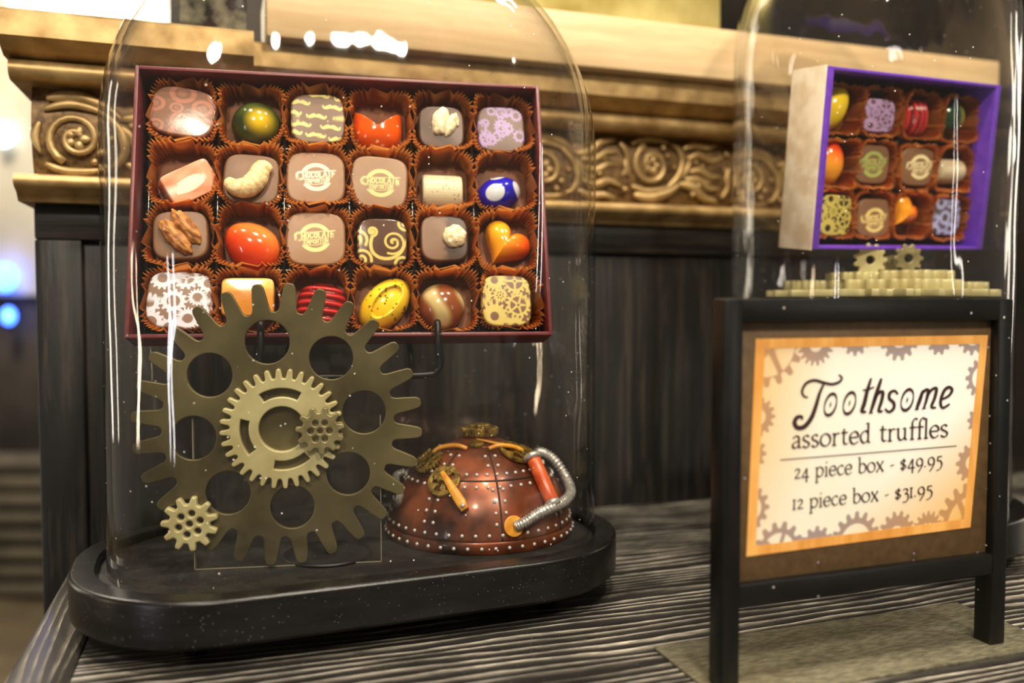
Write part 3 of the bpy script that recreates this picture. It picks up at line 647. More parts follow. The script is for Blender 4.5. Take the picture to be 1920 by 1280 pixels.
CAPS = {'C': [[(.9, .8), (.6, 1), (.3, .95), (.1, .6), (.1, .4), (.3, .05), (.6, 0), (.9, .2)]], 'H': [[(.1, 0), (.1, 1)], [(.9, 0), (.9, 1)], [(.1, .5), (.9, .5)]],
        'O': [[(.5, 0), (.15, .2), (.1, .5), (.15, .8), (.5, 1), (.85, .8), (.9, .5), (.85, .2), (.5, 0)]], 'L': [[(.15, 1), (.15, 0), (.9, 0)]], 'A': [[(.05, 0), (.5, 1), (.95, 0)], [(.25, .35), (.75, .35)]],
        'T': [[(.5, 0), (.5, 1)], [(.05, 1), (.95, 1)]], 'E': [[(.9, 0), (.15, 0), (.15, 1), (.9, 1)], [(.15, .5), (.75, .5)]], 'M': [[(.08, 0), (.12, 1), (.5, .35), (.88, 1), (.92, 0)]],
        'P': [[(.15, 0), (.15, 1), (.7, 1), (.9, .75), (.7, .48), (.15, .48)]], 'R': [[(.15, 0), (.15, 1), (.7, 1), (.9, .75), (.7, .5), (.15, .5)], [(.5, .5), (.92, 0)]], 'I': [[(.5, 0), (.5, 1)]], 'U': [[(.12, 1), (.12, .25), (.4, 0), (.6, 0), (.88, .25), (.88, 1)]]}
def word(txt, x0, x1, y0, h, slope, arch=0.):
    out = []; w = (x1-x0)/len(txt)
    for i, c in enumerate(txt):
        for s in CAPS[c]:
            out.append([(x0+(i+.06+.84*p[0])*w, y0 + slope*(i+p[0])*w + p[1]*h + arch*(1-((i+p[0])*w/(x1-x0)*2-1)**2)) for p in s])
    return out
def logo(x, y, cx=0., cy=0., k=1.):
    x = (x-cx)/k; y = (y-cy)/k; r = np.hypot(x, y)
    m = sstep(.54, .52, r)*sstep(.37, .39, r)
    yy = y - .10*x
    m = m*np.maximum(sstep(.21, .23, yy), sstep(-.25, -.27, yy))
    m = np.maximum(m, seg_mask(x, y, [[(-.66, .13), (-.5, .2), (-.2, .19), (.1, .22), (.66, .27)], [(-.48, -.10), (-.1, -.09), (.3, -.04), (.56, .02)], [(-.40, -.27), (0, -.29), (.42, -.19)]], .012))
    m = np.maximum(m, seg_mask(x, y, [[(-.44, .16), (-.58, .17), (-.67, .06), (-.62, -.07), (-.5, -.10)]], .035))
    m = np.maximum(m, seg_mask(x, y, word('HOCOLATE', -.46, .64, -.06, .215, .10, .0), .024, .014))
    m = np.maximum(m, seg_mask(x, y, word('EMPORIUM', -.38, .44, -.255, .125, .10, .0), .015, .012))
    return m
def f_print(base, ink, maskfn, mott=.06):
    b, k = np_s(base), np_s(ink)
    def fn(x, y, z):
        c = np.tile(b, (len(x), 1))*(1+mott*wob(x, y, 3))[:, None]
        top = sstep(.80, .88, z); return mixc(c, np.tile(k, (len(x), 1)), maskfn(x, y)*top)
    return fn
def gears_mask(L): return lambda x, y: np.max([gear_mask(x, y, *g, aa=.035) for g in L], axis=0)
GW = [(-.55, .72, .40, 14, .40, 0), (.15, .80, .44, 14, .55, 4), (.82, .62, .34, 11, .45, 0), (-.18, -.05, .42, 13, .48, 0), (.52, .12, .30, 16, .5, 0), (.92, -.12, .26, 10, .4, 0),
      (-.88, -.15, .36, 12, .4, 0), (-.80, -.78, .42, 13, .45, 0), (.28, -.62, .38, 20, .42, 0), (-.25, -.95, .34, 12, .5, 0), (.85, -.68, .34, 12, .45, 0)]
GG = [(-.45, .78, .42, 14, .35, 0), (.35, .75, .52, 15, .62, 4), (-.95, .18, .44, 16, .30, 0), (-.25, .20, .30, 14, .5, 7), (.45, -.18, .52, 15, .62, 5), (-.50, -.60, .56, 14, .30, 0), (.30, -1.0, .44, 14, .32, 0), (1.0, .5, .28, 10, .4, 0), (1.0, -.85, .28, 10, .4, 0)]
GP = [(rng.uniform(-1, 1), rng.uniform(-1, 1), rng.uniform(.2, .34), int(rng.integers(9, 14)), .5, 0) for _ in range(16)]
def mustaches(x, y):
    m = np.zeros(len(x))
    for i, (cx, cy) in enumerate(((.1, .9), (-.62, .62), (.55, .42), (1.0, .75), (-.95, .22), (-.05, .06), (.92, -.05), (-.62, -.25), (.45, -.38), (-.95, -.55), (-.1, -.68), (.72, -.85), (-.6, -1.0))):
        for sx in (-1, 1):
            c = catmull([(0, .01), (.09, .045), (.19, .0), (.29, -.03), (.355, .03), (.33, .075)], 4); w_ = np.interp(np.linspace(0, 1, len(c)), [0, .2, .45, .7, 1], [.035, .078, .066, .034, .014])
            for (a, b), ww in zip(c, w_): m = np.maximum(m, sstep(1.25, .8, np.hypot(x-cx-sx*a, y-cy+.10*sx*a-b)/ww))
    return m
def sp2(cx, cy, r, turns, a0, d=1): return [(cx+r*(1-i/40)*math.cos(a0+d*turns*2*math.pi*i/40), cy+r*(1-i/40)*math.sin(a0+d*turns*2*math.pi*i/40)) for i in range(39)]
def swirls(x, y):
    m = seg_mask(x, y, [sp2(.42, -.02, .50, 2.1, -2.0, 1)], .045); m = np.maximum(m, seg_mask(x, y, [catmull([(-.40, .2), (-.46, -.1), (-.38, -.45), (-.05, -.68), (.40, -.66), (.72, -.42), (.90, -.05)], 5)], .065))
    m = np.maximum(m, seg_mask(x, y, [sp2(-.40, .42, .2, 1.6, -1.2, 1), sp2(-1.0, .10, .42, 1.8, -.6, 1), sp2(-.85, -.72, .42, 1.8, -.2, 1), sp2(.75, -.95, .35, 1.5, .5, 1), sp2(.95, .75, .3, 1.5, 3, 1)], .055)); return m
def rings_mask(x, y):
    m = np.zeros(len(x))
    for cx, cy, r in ((-.1, .72, .42), (-.85, .15, .32), (-.2, .1, .22), (.55, .25, .34), (-.05, -.35, .30), (.75, -.5, .42), (.15, -.9, .5), (-.7, -.7, .26), (.9, .8, .3)):
        d = np.hypot(x-cx, y-cy)/r; m = np.maximum(m, .75*sstep(1, .92, d)*sstep(.55, .62, d)); m = np.maximum(m, .4*sstep(.4, .3, d))
    return m
def speck(x, y, n, s, seed=1, lim=1.):
    q = np.random.default_rng(seed); m = np.zeros(len(x))
    for _ in range(n):
        a, b = q.uniform(-lim, lim, 2); m = np.maximum(m, sstep(1.3, .8, np.hypot(x-a, y-b)/(s*q.uniform(.5, 1.3))))
    return m
def marble_green_sheen(x, y, z): return mixc(mixc(np_s((26, 42, 24)), np_s((70, 82, 30)), .5+.6*wob(x, y, 2)), np_s((206, 170, 24)), sstep(.75, .1, np.hypot(x-.2, y+.1)))  # gold sheen painted as a round patch over the green
def egg_red(x, y, z): return mixc(mixc(np_s((196, 40, 14)), np_s((226, 84, 24)), .5+.5*wob(x, y, 1.5)), np_s((238, 150, 70)), sstep(-.2, 1.0, y*.8+x*.5)*.9)
def heart_c(x, y, z): return mixc(np_s((244, 164, 34)), np_s((226, 62, 12)), sstep(-.45, .85, x*.75-y*.25))
def orange_c(x, y, z): return mixc(np.tile(np_s((222, 82, 10)), (len(x), 1)), np_s((250, 214, 170)), speck(x, y, 16, .045, 3))
def lemon_c(x, y, z): return mixc(mixc(np_s((226, 176, 18)), np_s((244, 212, 60)), .5+.5*wob(x, y, 1.5)), np_s((44, 30, 10)), speck(x, y, 60, .035, 5)*.9)
def marble_tan(x, y, z): return mixc(mixc(np_s((176, 150, 96)), np_s((204, 184, 132)), .5+.5*wob(x, y, 2)), np_s((124, 66, 34)), sstep(.3, .9, np.abs(np.sin(x*2.2+.6+.6*np.sin(y*2.4)))))
def pink_marble(x, y, z): return mixc(mixc(np_s((226, 128, 92)), np_s((240, 172, 140)), .5+.6*wob(x, y, 2.2)), np_s((252, 226, 206)), sstep(.25, .6, np.sin(3*np.hypot(x*.8, y*1.6)+1+wob(x, y, 1.5))))
def blue_c(x, y, z):
    c = np.tile(np_s((30, 22, 170)), (len(x), 1))*(1-.45*sstep(.3, -.9, y))[:, None]; m = np.zeros(len(x))
    for cx, cy, a, b in ((-.3, .0, .40, .46), (.78, -.25, .24, .5), (.25, .82, .35, .2)): m = np.maximum(m, sstep(1.05, .95, np.hypot((x-cx)/a, (y-cy)/b)))
    return mixc(c, np_s((196, 198, 204)), m)
def white_c(x, y, z): return mixc(np.tile(np_s((206, 190, 156)), (len(x), 1))*(1-.10*(np.sin(y*42) > .55))[:, None], np_s((60, 44, 30)), speck(x, y, 42, .03, 9)*.85)
def caramel_c(x, y, z): return mixc(np_s((190, 120, 44)), np_s((240, 190, 100)), sstep(.2, .6, y)+.2*wob(x, y, 2))
def dark_sq(x, y, z): return mixc(np_s((62, 38, 25)), np_s((90, 60, 42)), .5+.5*wob(x, y, 2))
def milk_sq(x, y, z): return mixc(np_s((98, 66, 44)), np_s((124, 88, 60)), .5+.5*wob(x, y, 2))
def two_tone(x, y, z): return mixc(np_s((62, 40, 28)), np_s((118, 86, 64)), sstep(.08, -.02, x+.06*wob(x, y, 6)))
def blob_vf(rx, ry, rz, amp, s, seed=0, nu=26, nv=16, c0=(220, 196, 150), c1=(246, 232, 200), ridge=0.):
    V = []; C = []
    for j in range(nv+1):
        ph = math.pi*(.004+.992*j/nv)
        for i in range(nu):
            t = 2*math.pi*i/nu; d = np.array([math.sin(ph)*math.cos(t), math.sin(ph)*math.sin(t), math.cos(ph)])
            n = math.sin(d[0]*s+seed)*math.cos(d[1]*s*1.2+2*seed)+.6*math.sin(d[2]*s*1.7+d[0]*s*2+seed)+.4*math.cos(d[1]*s*3.1+seed*3)
            k = 1+amp*n - ridge*abs(math.sin(t*5+seed))*math.sin(ph); V.append((d[0]*rx*k, d[1]*ry*k, d[2]*rz*k)); C.append(np_s(c0)+(np_s(c1)-np_s(c0))*min(max(.5+.45*n, 0), 1))
    f = [(j*nu+i, j*nu+(i+1) % nu, (j+1)*nu+(i+1) % nu, (j+1)*nu+i) for j in range(nv) for i in range(nu)]
    f.append(tuple(range(nu))[::-1]); f.append(tuple(range(nv*nu, nv*nu+nu))); return V, f, np.array(C)
def cup_vf(seed, hs=.0168, hgt=.0158):
    q = np.random.default_rng(seed); N = 34; n = N*4; t = np.linspace(0, 2*np.pi, n, endpoint=False); e = 4.6
    c, s = np.cos(t), np.sin(t); o = np.stack([np.sign(c)*np.abs(c)**(2/e), np.sign(s)*np.abs(s)**(2/e)], 1)
    zig = np.array([0, 1, 0, -1])[np.arange(n) % 4]*(.75+.5*q.random(n)); wave = np.zeros(n)
    for k in (2, 3, 4, 5, 7): wave += q.normal()*np.sin(k*t+q.uniform(0, 6.3))/k
    wave = wave/np.abs(wave).max(); fold = .0007*np.sin(3*t+q.uniform(0, 6))
    V = []
    L = [(.86, 0, .15), (.885, .25, .55), (.91, .55, .8), (.945, .82, 1.0), (.985, 1.0, 1.2)]
    for sc, zz, am in L:
        rr = hs*sc + (am*.0011)*zig + fold*zz
        zc = hgt*zz + (wave*.0022 + zig*.0006)*zz**2
        V += [(o[i, 0]*rr[i], o[i, 1]*rr[i], max(zc[i], 0)) for i in range(n)]
    f = [(k*n+i, k*n+(i+1) % n, (k+1)*n+(i+1) % n, (k+1)*n+i) for k in range(len(L)-1) for i in range(n)]; f.append(tuple(range(n))); return V, f
CUPS = []
for i in range(7):
    v, f = cup_vf(20+i); me = bpy.data.meshes.new('paper_cup'); me.from_pydata(v, [], f); me.materials.append(M_cup); CUPS.append(me)
IN = Matrix.Rotation(rad(90), 4, 'X')            # a sweet's z axis points out of the box front (-y)
def place_cup(BM, x, z, y, k, label, group, s=1., s2=1.):
    o = bpy.data.objects.new('paper_cup', CUPS[k % 7]); COL.objects.link(o)
    o.matrix_world = BM @ Matrix.Translation((x, y, z)) @ IN @ Matrix.Diagonal((s, s2, 1, 1)) @ Matrix.Rotation(rad(90*(k*3 % 4)), 4, 'Z')
    return tag(o, label, 'paper cup', group)
def sweet(BM, x, z, y, rot, name, shell, label, group, tilt=(0, 0), extras=(), m=None):
    Mx = BM @ Matrix.Translation((x, y, z)) @ IN @ Euler((rad(tilt[0]), rad(tilt[1]), rad(rot))).to_matrix().to_4x4()
    V, f, c = shell
    if not extras: o = mk(name, V, f, m or M_attr, M=Mx, col=c)
    else:
        o = empty(name, Mx); mk('chocolate_body', V, f, m or M_attr, o, col=c)
        for nm, (v2, f2, c2), T, mm in extras: mk(nm, v2, f2, mm, o, T, col=c2)
    return tag(o, label, 'chocolate', group)
def with_col(vf, c): return vf[0], vf[1], np.tile(np_s(c), (len(vf[0]), 1))
def cashew():
    p = catmull([(-.0125, -.001, 0), (-.0085, -.0055, .001), (-.002, -.0062, .0015), (.0035, -.0015, .0015), (.0065, .0045, .001), (.011, .0025, 0)], 6)
    n = len(p); t = np.linspace(0, 1, n); r = .0052*np.sin(np.pi*np.clip(t*.94+.03, 0, 1))**.55+.0006; v, f = tube_vf(p, r, 14)
    v = np.array(v); v += .00010*np.sin(v*2100)[:, [1, 2, 0]]; c = mixc(np_s((222, 184, 120)), np_s((246, 224, 176)), .5+.5*np.sin(v[:, 0]*1500+v[:, 1]*1900)); return v, f, c
def log_vf(hx, r, h):   # half-cylinder log lying along x
    V = []; nx, nt = 40, 60
    for i in range(nx+1):
        x = -hx + 2*hx*i/nx; k = 1-.06*(abs(i/nx*2-1)**12)
        for j in range(nt+1):
            t = math.pi*j/nt; V.append((x, r*math.cos(t)*k, max(h*math.sin(t)**.75*k, 0)))
    n = nt+1; f = [(i*n+j, i*n+j+1, (i+1)*n+j+1, (i+1)*n+j) for i in range(nx) for j in range(nt)]
    f += [tuple(range(n)), tuple(range(nx*n, nx*n+n))[::-1], tuple([i*n for i in range(nx+1)]) + tuple([i*n+nt for i in range(nx, -1, -1)])]
    V = np.array(V); return V, f
def ridged_vf(hx, hy, h, nrib=7):   # dome with raised ribs running along x
    o = outl_sq(hx, hy, 2.6, 120); V, f, c = pillow(o, h, 'dome', const((150, 24, 26)), 40)
    k = .5+.5*np.cos(V[:, 1]/hy*math.pi*nrib/1.2); V[:, 2] += .0018*k*(V[:, 2]/h)**.4*(V[:, 2] > 1e-5); c = mixc(np_s((92, 10, 14)), np_s((196, 48, 46)), k); return V, f, c
def lemon_vf():
    a = rad(48); V, f, c = pillow(outl_egg(H(124), H(82), .05, a=a), .0155, 'dome', lemon_c, 60)
    u = (V[:, 0]*math.cos(a)+V[:, 1]*math.sin(a))/H(124); w = (-V[:, 0]*math.sin(a)+V[:, 1]*math.cos(a))/H(82); d = np.hypot(u/.66, (w+.05)/.50)
    V[:, 2] -= .0032*sstep(1.0, .86, d)*(V[:, 2] > .004); return V, f, c
def block_vf(hx, hy, h):
    o = outl_sq(hx, hy, 9, 160); return pillow(o, h, 'sq', pink_marble, 40)

# ================================================================== MAIN BOX
KS = 1.04
MX1 = Matrix.Translation((-.0868*KS, .4527*KS, .165+(.2187-.165)*KS)) @ Matrix.Rotation(rad(11.27), 4, 'Z') @ Matrix.Rotation(rad(-13.35), 4, 'X')
BW, BH, BD = .215*KS/2, .1443*KS/2, .0245
def choc_box(name, M, bw, bh, bd, t, m_out, m_in, label, nx, ny, cellx, cellz, ox, oz, tray_y, rimt=None):
    b = empty(name, M); tag(b, label, 'box'); rt = rimt or t
    box('back_panel', -bw+.0004, bw-.0004, bd-.0015, bd, -bh+.0004, bh-.0004, m_out, b, bev=.0003)
    for s in (-1, 1):
        box('side_wall', s*bw - (rt if s > 0 else 0), s*bw + (0 if s > 0 else rt), 0, bd-.0014, -bh, bh, m_in, b, bev=.0005)
        box('end_wall', -bw+rt*.9, bw-rt*.9, .0001, bd-.0014, s*bh - (t if s > 0 else 0), s*bh + (0 if s > 0 else t), m_in, b, bev=.0005)
    tr = box('tray', -bw+rt+.0002, bw-rt-.0002, bd-.0032, bd-.0017, -bh+t+.0002, bh-t-.0002, M_tray, b, bev=.0003)
    x0 = ox-nx*cellx/2; z0 = oz-ny*cellz/2
    for i in range(nx+1):
        x = x0+i*cellx; box('divider', x-.0007, x+.0007, tray_y, bd-.003, z0-.001, z0+ny*cellz+.001, M_tray, tr, bev=.0004)
    for j in range(ny+1):
        z = z0+j*cellz; box('divider', x0-.001, x0+nx*cellx+.001, tray_y+.0002, bd-.003, z-.0007, z+.0007, M_tray, tr, bev=.0004)
    return b
pa = on_plane(MX1, 340, 450, .010); pb = on_plane(MX1, 950, 452, .010); pc = on_plane(MX1, 592, 222, .010); pd = on_plane(MX1, 592, 563, .010)
CXP = (pb[0]-pa[0])/5; CZP = (pc[1]-pd[1])/3
choc_box('chocolate_box', MX1, BW, BH, BD, .0021, M_burgundy, M_burgundy, 'open burgundy box of twenty-four chocolates propped up inside the left dome', 6, 4, CXP, CZP, (pa[0]+pb[0])/2, (pc[1]+pd[1])/2, .0125)
PXM = .215*KS/790                                    # metres per photo pixel on the box front
def H(p): return p*PXM/2
sq = lambda w, h, fn, e=3.9, ht=.0135: pillow(outl_sq(H(w*1.03), H(h*1.03), e, 190), ht, 'sq', fn, 72)
sq_lo = lambda w, h, fn, e=3.9, ht=.0135: pillow(outl_sq(H(w*1.03), H(h*1.03), e, 100), ht, 'sq', fn, 30)
TZ = lambda x, y, z, r=0: Matrix.Translation((x, y, z)) @ Matrix.Rotation(rad(r), 4, 'Z')
lg = log_vf(H(80), H(76), .0125); lgc = white_c(lg[0][:, 0]/H(80), lg[0][:, 1]/H(76), lg[0][:, 2])
MILK = (144, 106, 76)
spec = [ # px, py, rot, tilt, name, shell, short, label, extras, material
 (343, 209, -9, (0, 0), sq(122, 100, f_print((126, 92, 76), (172, 116, 98), rings_mask), 3.2), 'the milk chocolate with pink rings', 'milk chocolate square printed with faint pink rings', (), M_gloss),
 (477, 220, 0, (0, 0), pillow(outl_egg(H(96), H(96), 0), .016, 'dome', marble_green_sheen), 'the green sphere', 'dark green glossy dome with a painted gold sheen', (), M_gloss),
 (596, 222, 2, (0, 0), sq(104, 104, f_print((112, 86, 68), (206, 190, 116), mustaches)), 'the moustache-printed chocolate', 'milk chocolate square printed with small yellow moustaches', (), None),
 (709, 236, 0, (0, 0), pillow(outl_horns(H(96), H(84)), .0145, 'dome', orange_c), 'the orange horned chocolate', 'glossy orange chocolate with two points and a scooped top', (), M_gloss),
 (828, 238, 0, (0, 0), sq_lo(92, 92, dark_sq), 'the square with hazelnut pieces', 'dark chocolate square topped with pale chopped hazelnuts', [('nut_piece', blob_vf(.0050, .0090, .0042, .07, 4, 1), TZ(-.0005, .003, .0135, -12), M_nut), ('nut_piece', blob_vf(.0034, .0074, .0036, .07, 4, 2), TZ(.0052, .0012, .0135, -20), M_nut), ('nut_piece', blob_vf(.0018, .0045, .002, .07, 4, 3, c0=(196, 156, 96)), TZ(.0085, .0045, .0132, 8), M_nut)], None),
 (940, 242, 0, (0, 0), sq(98, 100, f_print((150, 124, 172), (98, 72, 62), lambda x, y: 1-gears_mask(GP)(x, y))), 'the purple gear-printed chocolate', 'lilac chocolate square printed with brown gear silhouettes', (), None),
 (345, 335, 33, (14, 10), block_vf(H(100), H(66), .0135), 'the pink marbled block', 'pink and peach marbled block lying at an angle', (), M_gloss),
 (471, 335, -3, (0, 0), sq_lo(104, 100, milk_sq), 'the cashew-topped chocolate', 'milk chocolate square topped with one whole cashew', [('cashew', cashew(), TZ(0, 0, .0155, 8), M_nut)], None),
 (592, 333, 0, (0, 0), sq(112, 106, f_print(MILK, (232, 214, 186), lambda x, y: logo(x, y, .02, .02))), 'the cream-logo chocolate', 'milk chocolate square with a cream round emporium emblem', (), None),
 (711, 341, -4, (0, 0), sq(112, 108, f_print((140, 106, 78), (188, 186, 124), lambda x, y: logo(x, y, .05, -.04))), 'the green-logo chocolate', 'milk chocolate square with a pale green round emporium emblem', (), None),
 (831, 352, -1, (0, 0), (lg[0], lg[1], lgc), 'the white speckled log', 'white ridged chocolate log with dark specks', (), None),
 (941, 354, 24, (0, 0), pillow(outl_egg(H(96), H(76), .05), .016, 'dome', blue_c), 'the blue dotted chocolate', 'glossy deep blue chocolate with silver dots', (), M_gloss),
 (338, 440, 2, (0, 0), sq_lo(98, 94, milk_sq), 'the pecan-topped chocolate', 'milk chocolate square topped with a pecan half', [('pecan_lobe', blob_vf(.0054, .0128, .0054, .04, 5, 4, 40, 22, (132, 78, 34), (196, 134, 72), .09), TZ(-.0022, -.0015, .0135, 38), M_nut), ('pecan_lobe', blob_vf(.0050, .0122, .0052, .04, 5, 5, 40, 22, (132, 78, 34), (196, 134, 72), .09), TZ(.0030, .0042, .0135, 36), M_nut)], None),
 (470, 452, 0, (0, 0), pillow(outl_egg(H(118), H(94), -.12, a=rad(-38)), .0155, 'dome', egg_red), 'the red-orange egg', 'large red to orange shaded egg', (), M_gloss),
 (592, 447, 0, (0, 0), sq(112, 106, f_print(MILK, (216, 198, 132), lambda x, y: logo(x, y, -.02, .03))), 'the yellow-logo chocolate', 'milk chocolate square with a yellow round emporium emblem', (), None),
 (717, 453, 0, (0, 0), sq(96, 96, f_print((84, 58, 46), (206, 182, 102), swirls)), 'the gold-swirl chocolate', 'dark chocolate square printed with gold spiral swirls', (), M_gloss),
 (834, 446, 0, (0, 0), sq_lo(94, 94, two_tone), 'the macadamia-topped chocolate', 'two-tone chocolate square topped with a pale macadamia chunk', [('nut_piece', blob_vf(.0068, .0066, .0046, .06, 5, 7, c0=(222, 196, 140)), TZ(.0055, .001, .0138), M_nut)], None),
 (950, 453, 0, (0, 0), pillow(outl_heart(H(106), rad(-34)), .0145, 'dome', heart_c), 'the orange heart', 'orange and yellow shaded heart', (), M_gloss),
 (337, 562, -3, (0, 0), sq(116, 108, f_print((128, 98, 80), (206, 206, 218), gears_mask(GW))), 'the white gear-printed chocolate', 'milk chocolate square printed with white gears', (), None),
 (464, 556, 0, (0, 0), pillow(outl_sq(H(98), H(76), 8, 120), .0135, 'sq', caramel_c, 30), 'the caramel block', 'shiny caramel-coloured block half hidden by the large gear', (), M_gloss),
 (603, 566, -6, (0, 0), ridged_vf(H(98), H(90), .0135), 'the red ribbed chocolate', 'dark red dome with raised ribs behind the large gear', (), M_gloss),
 (724, 563, 0, (0, 0), lemon_vf(), 'the yellow speckled oval', 'yellow pointed oval with black specks', (), M_gloss),
 (831, 568, 0, (0, 0), pillow(outl_egg(H(96), H(96), 0), .0145, 'dome', marble_tan), 'the tan marbled sphere', 'tan and brown marbled dome', (), M_gloss),
 (950, 563, 0, (0, 0), sq(100, 104, f_print((112, 78, 58), (196, 176, 96), gears_mask(GG))), 'the gold gear-printed chocolate', 'brown chocolate square printed with gold gears', (), None)]
YB = BD-.0033
pos1 = []
for i, s_ in enumerate(spec):
    px, py, rot, tilt, shell, short, label, extras, m = s_[:9] if len(s_) == 9 else s_[:5] + s_[5:]
    hh = np.max(np.array(shell[0])[:, 2])
    x, z = on_plane(MX1, px, py, YB-hh)
    cx = (pa[0]+pb[0])/2 + (i % 6-2.5)*CXP; cz = (pc[1]+pd[1])/2 + (1.5-i//6)*CZP
    place_cup(MX1, cx, cz, YB, i, 'crinkled brown paper cup holding ' + short + ' in the burgundy box', 'paper cups in the burgundy box', CXP/.0341, CZP/.0341)
    sweet(MX1, x, z, YB-.0004, rot, 'chocolate', shell, label + ' in the burgundy box', 'chocolates in the burgundy box', tilt, extras, m)

# stand holding the burgundy box: flat bar bent into a hooked cradle on a post
stand = empty('display_easel', Matrix.Translation((-.09, .47, FLOOR1)) @ Matrix.Rotation(rad(11.27), 4, 'Z')); tag(stand, 'black metal easel with curled hooks holding up the burgundy box', 'easel')
MIs = (Matrix.Translation((-.09, .47, FLOOR1)) @ Matrix.Rotation(rad(11.27), 4, 'Z')).inverted()
def bx(x, y, z): return MIs @ (MX1 @ Vector((x, y, z)))
hx, hz = on_plane(MX1, 820, 604, -.003)
def hook(x): return [bx(x, .001, -BH+.0062), bx(x, -.003, -BH+.0068), bx(x, -.0045, -BH+.002), bx(x, -.004, -BH-.006)]
rx = hx
path = [p for p in hook(rx)] + [bx(rx+.0012, -.002, -BH-.015), bx(rx-.001, -.001, -BH-.0195), bx(rx-.008, -.0005, -BH-.0215), bx(0, 0, -BH-.0215)]
lx = -rx*.95
path2 = [bx(0, 0, -BH-.0215), bx(lx+.008, -.0005, -BH-.0215), bx(lx+.001, -.001, -BH-.0195), bx(lx-.0012, -.002, -BH-.015)] + hook(lx)[::-1]
v, f = tube_vf(catmull(path + path2[1:], 7), .0019, 10); mk('cradle', v, f, M_black_metal, stand)
for s in (rx*.72, lx*.72):
    v, f = tube_vf(catmull([bx(s, 0, -BH-.0215), bx(s, .012, -BH-.015), bx(s, .018, -BH-.0035), bx(s, BD+.003, -BH+.004), bx(s, BD+.0035, -BH+.05)], 6), .0017, 8); mk('arm', v, f, M_black_metal, stand)
pb0 = bx(-.012, .0, -BH-.0215); v, f = tube_vf([pb0, (pb0.x, pb0.y+.004, .06), (pb0.x, pb0.y+.008, .0015)], .0024, 10); mk('post', v, f, M_black_metal, stand)
v, f = lathe_vf([(.001, .002), (.022, .002), (.024, .0012), (.024, .0002)], 32); mk('foot_plate', v, f, M_black_metal, stand, Matrix.Translation((pb0.x, pb0.y+.012, 0)))

# ================================================================== GEAR ORNAMENT
gp = at_y(526, 795, .437)
MO = Matrix.Translation((gp.x, gp.y, FLOOR1)) @ Matrix.Rotation(rad(8.4), 4, 'Z')
orn = empty('gear_ornament', MO); tag(orn, 'big dull bronze gear with smaller pale gears mounted on a clear acrylic panel', 'ornament')
K = .437/1600
def on_o(px, py, y): x, z = on_plane(MO, px, py, y); return x, z
def put(px, py, y, rz=0): x, z = on_o(px, py, y); return Matrix.Translation((x, y, z)) @ IN @ Matrix.Rotation(rad(rz), 4, 'Z')
NT = 28; ph0 = rad(85.6)
holes = [circ(157*K*math.cos(rad(97.7-45*i)), 157*K*math.sin(rad(97.7-45*i)), 40.5*K, 40) for i in range(8)]
big = shape2d('large_gear', [gear_loop(212*K, 266*K, NT, 2.2, ph0, 16)] + holes, .0028, .0005, M_gear, orn, put(526, 795, -.0001))
mid = shape2d('middle_gear', [gear_loop(94*K, 112*K, 32, 2.6, 0.05, 10), circ(0, 0, 42*K, 40), arc_slot(60*K, 76*K, 62, 122), arc_slot(60*K, 76*K, 165, 218), arc_slot(60*K, 76*K, 258, 312)], .0042, .0006, M_gear_light, orn, put(530, 802, -.0028))
shape2d('pinion_gear', [gear_loop(34*K, 45*K, 11, 2.4, .2, 12)] + [circ(17*K*math.cos(a), 17*K*math.sin(a), 5.5*K, 14) for a in np.linspace(0, 2*math.pi, 7)[:-1]] + [circ(0, 0, 5*K, 14)], .0036, .0007, M_gear_dark, orn, put(601, 806, -.0071))
shape2d('small_gear', [gear_loop(37*K, 51*K, 11, 2.4, .25, 12)] + [circ(20*K*math.cos(a), 20*K*math.sin(a), 6*K, 14) for a in np.linspace(.3, .3+2*math.pi, 7)[:-1]] + [circ(0, 0, 6*K, 14)], .0042, .0009, M_gear_light, orn, put(358, 979, -.0028))
xl, _ = on_o(366, 1055, .0015); xr, _ = on_o(715, 1040, .0015)
M_acr_glint = mat('acrylic_edge_glint', S(124, 116, 100), .2, 0, spec=.6)
ap = box('acrylic_panel', xl, xr, .0002, .0030, .0003, .078, M_acrylic, orn, bev=.0002, seg=1)
box('edge_glint', xl, xr, .0001, .0007, .0002, .0008, M_acr_glint, ap, bev=0); box('edge_glint', xl-.0002, xl+.0003, .0001, .0031, .0002, .078, M_acr_glint, ap, bev=0); box('edge_glint', xr-.0003, xr+.0002, .0001, .0031, .0002, .078, M_acr_glint, ap, bev=0)  # pale strips stand in for light caught along the clear edges

# ================================================================== COPPER DOME
R0, HC = .0553, .0555
MC = Matrix.Translation((-.0197, .512, FLOOR1)); cd = empty('copper_dome', MC)
tag(cd, 'riveted copper half-dome ornament with brass gears and silver hose beside the big gear', 'ornament')
def prof_r(z): return R0*max(1-(max(z, 0)/HC)**2.1, 0)**.5
pr = [(prof_r(z), z) for z in np.concatenate([np.linspace(.0066, .045, 22), np.linspace(.046, .0525, 8)])]
v, f = lathe_vf(pr, 96); mk('body', v, f, M_copper, cd)
v, f = lathe_vf([(R0-.002, .0003), (R0+.0002, .0003), (R0+.0008, .002), (R0+.0008, .0058), (R0+.0002, .0068), (R0-.002, .0068)], 96); mk('rim_band', v, f, M_copper, cd, sharp=45)
def S3(az, z, off=0.):   # az 0 faces the viewer, positive to the right
    r = prof_r(z); dr = (prof_r(z+1e-4)-prof_r(z-1e-4))/2e-4; n = Vector((math.sin(az), -math.cos(az), -dr)).normalized()
    return Vector((r*math.sin(az), -r*math.cos(az), z)) + n*off, n
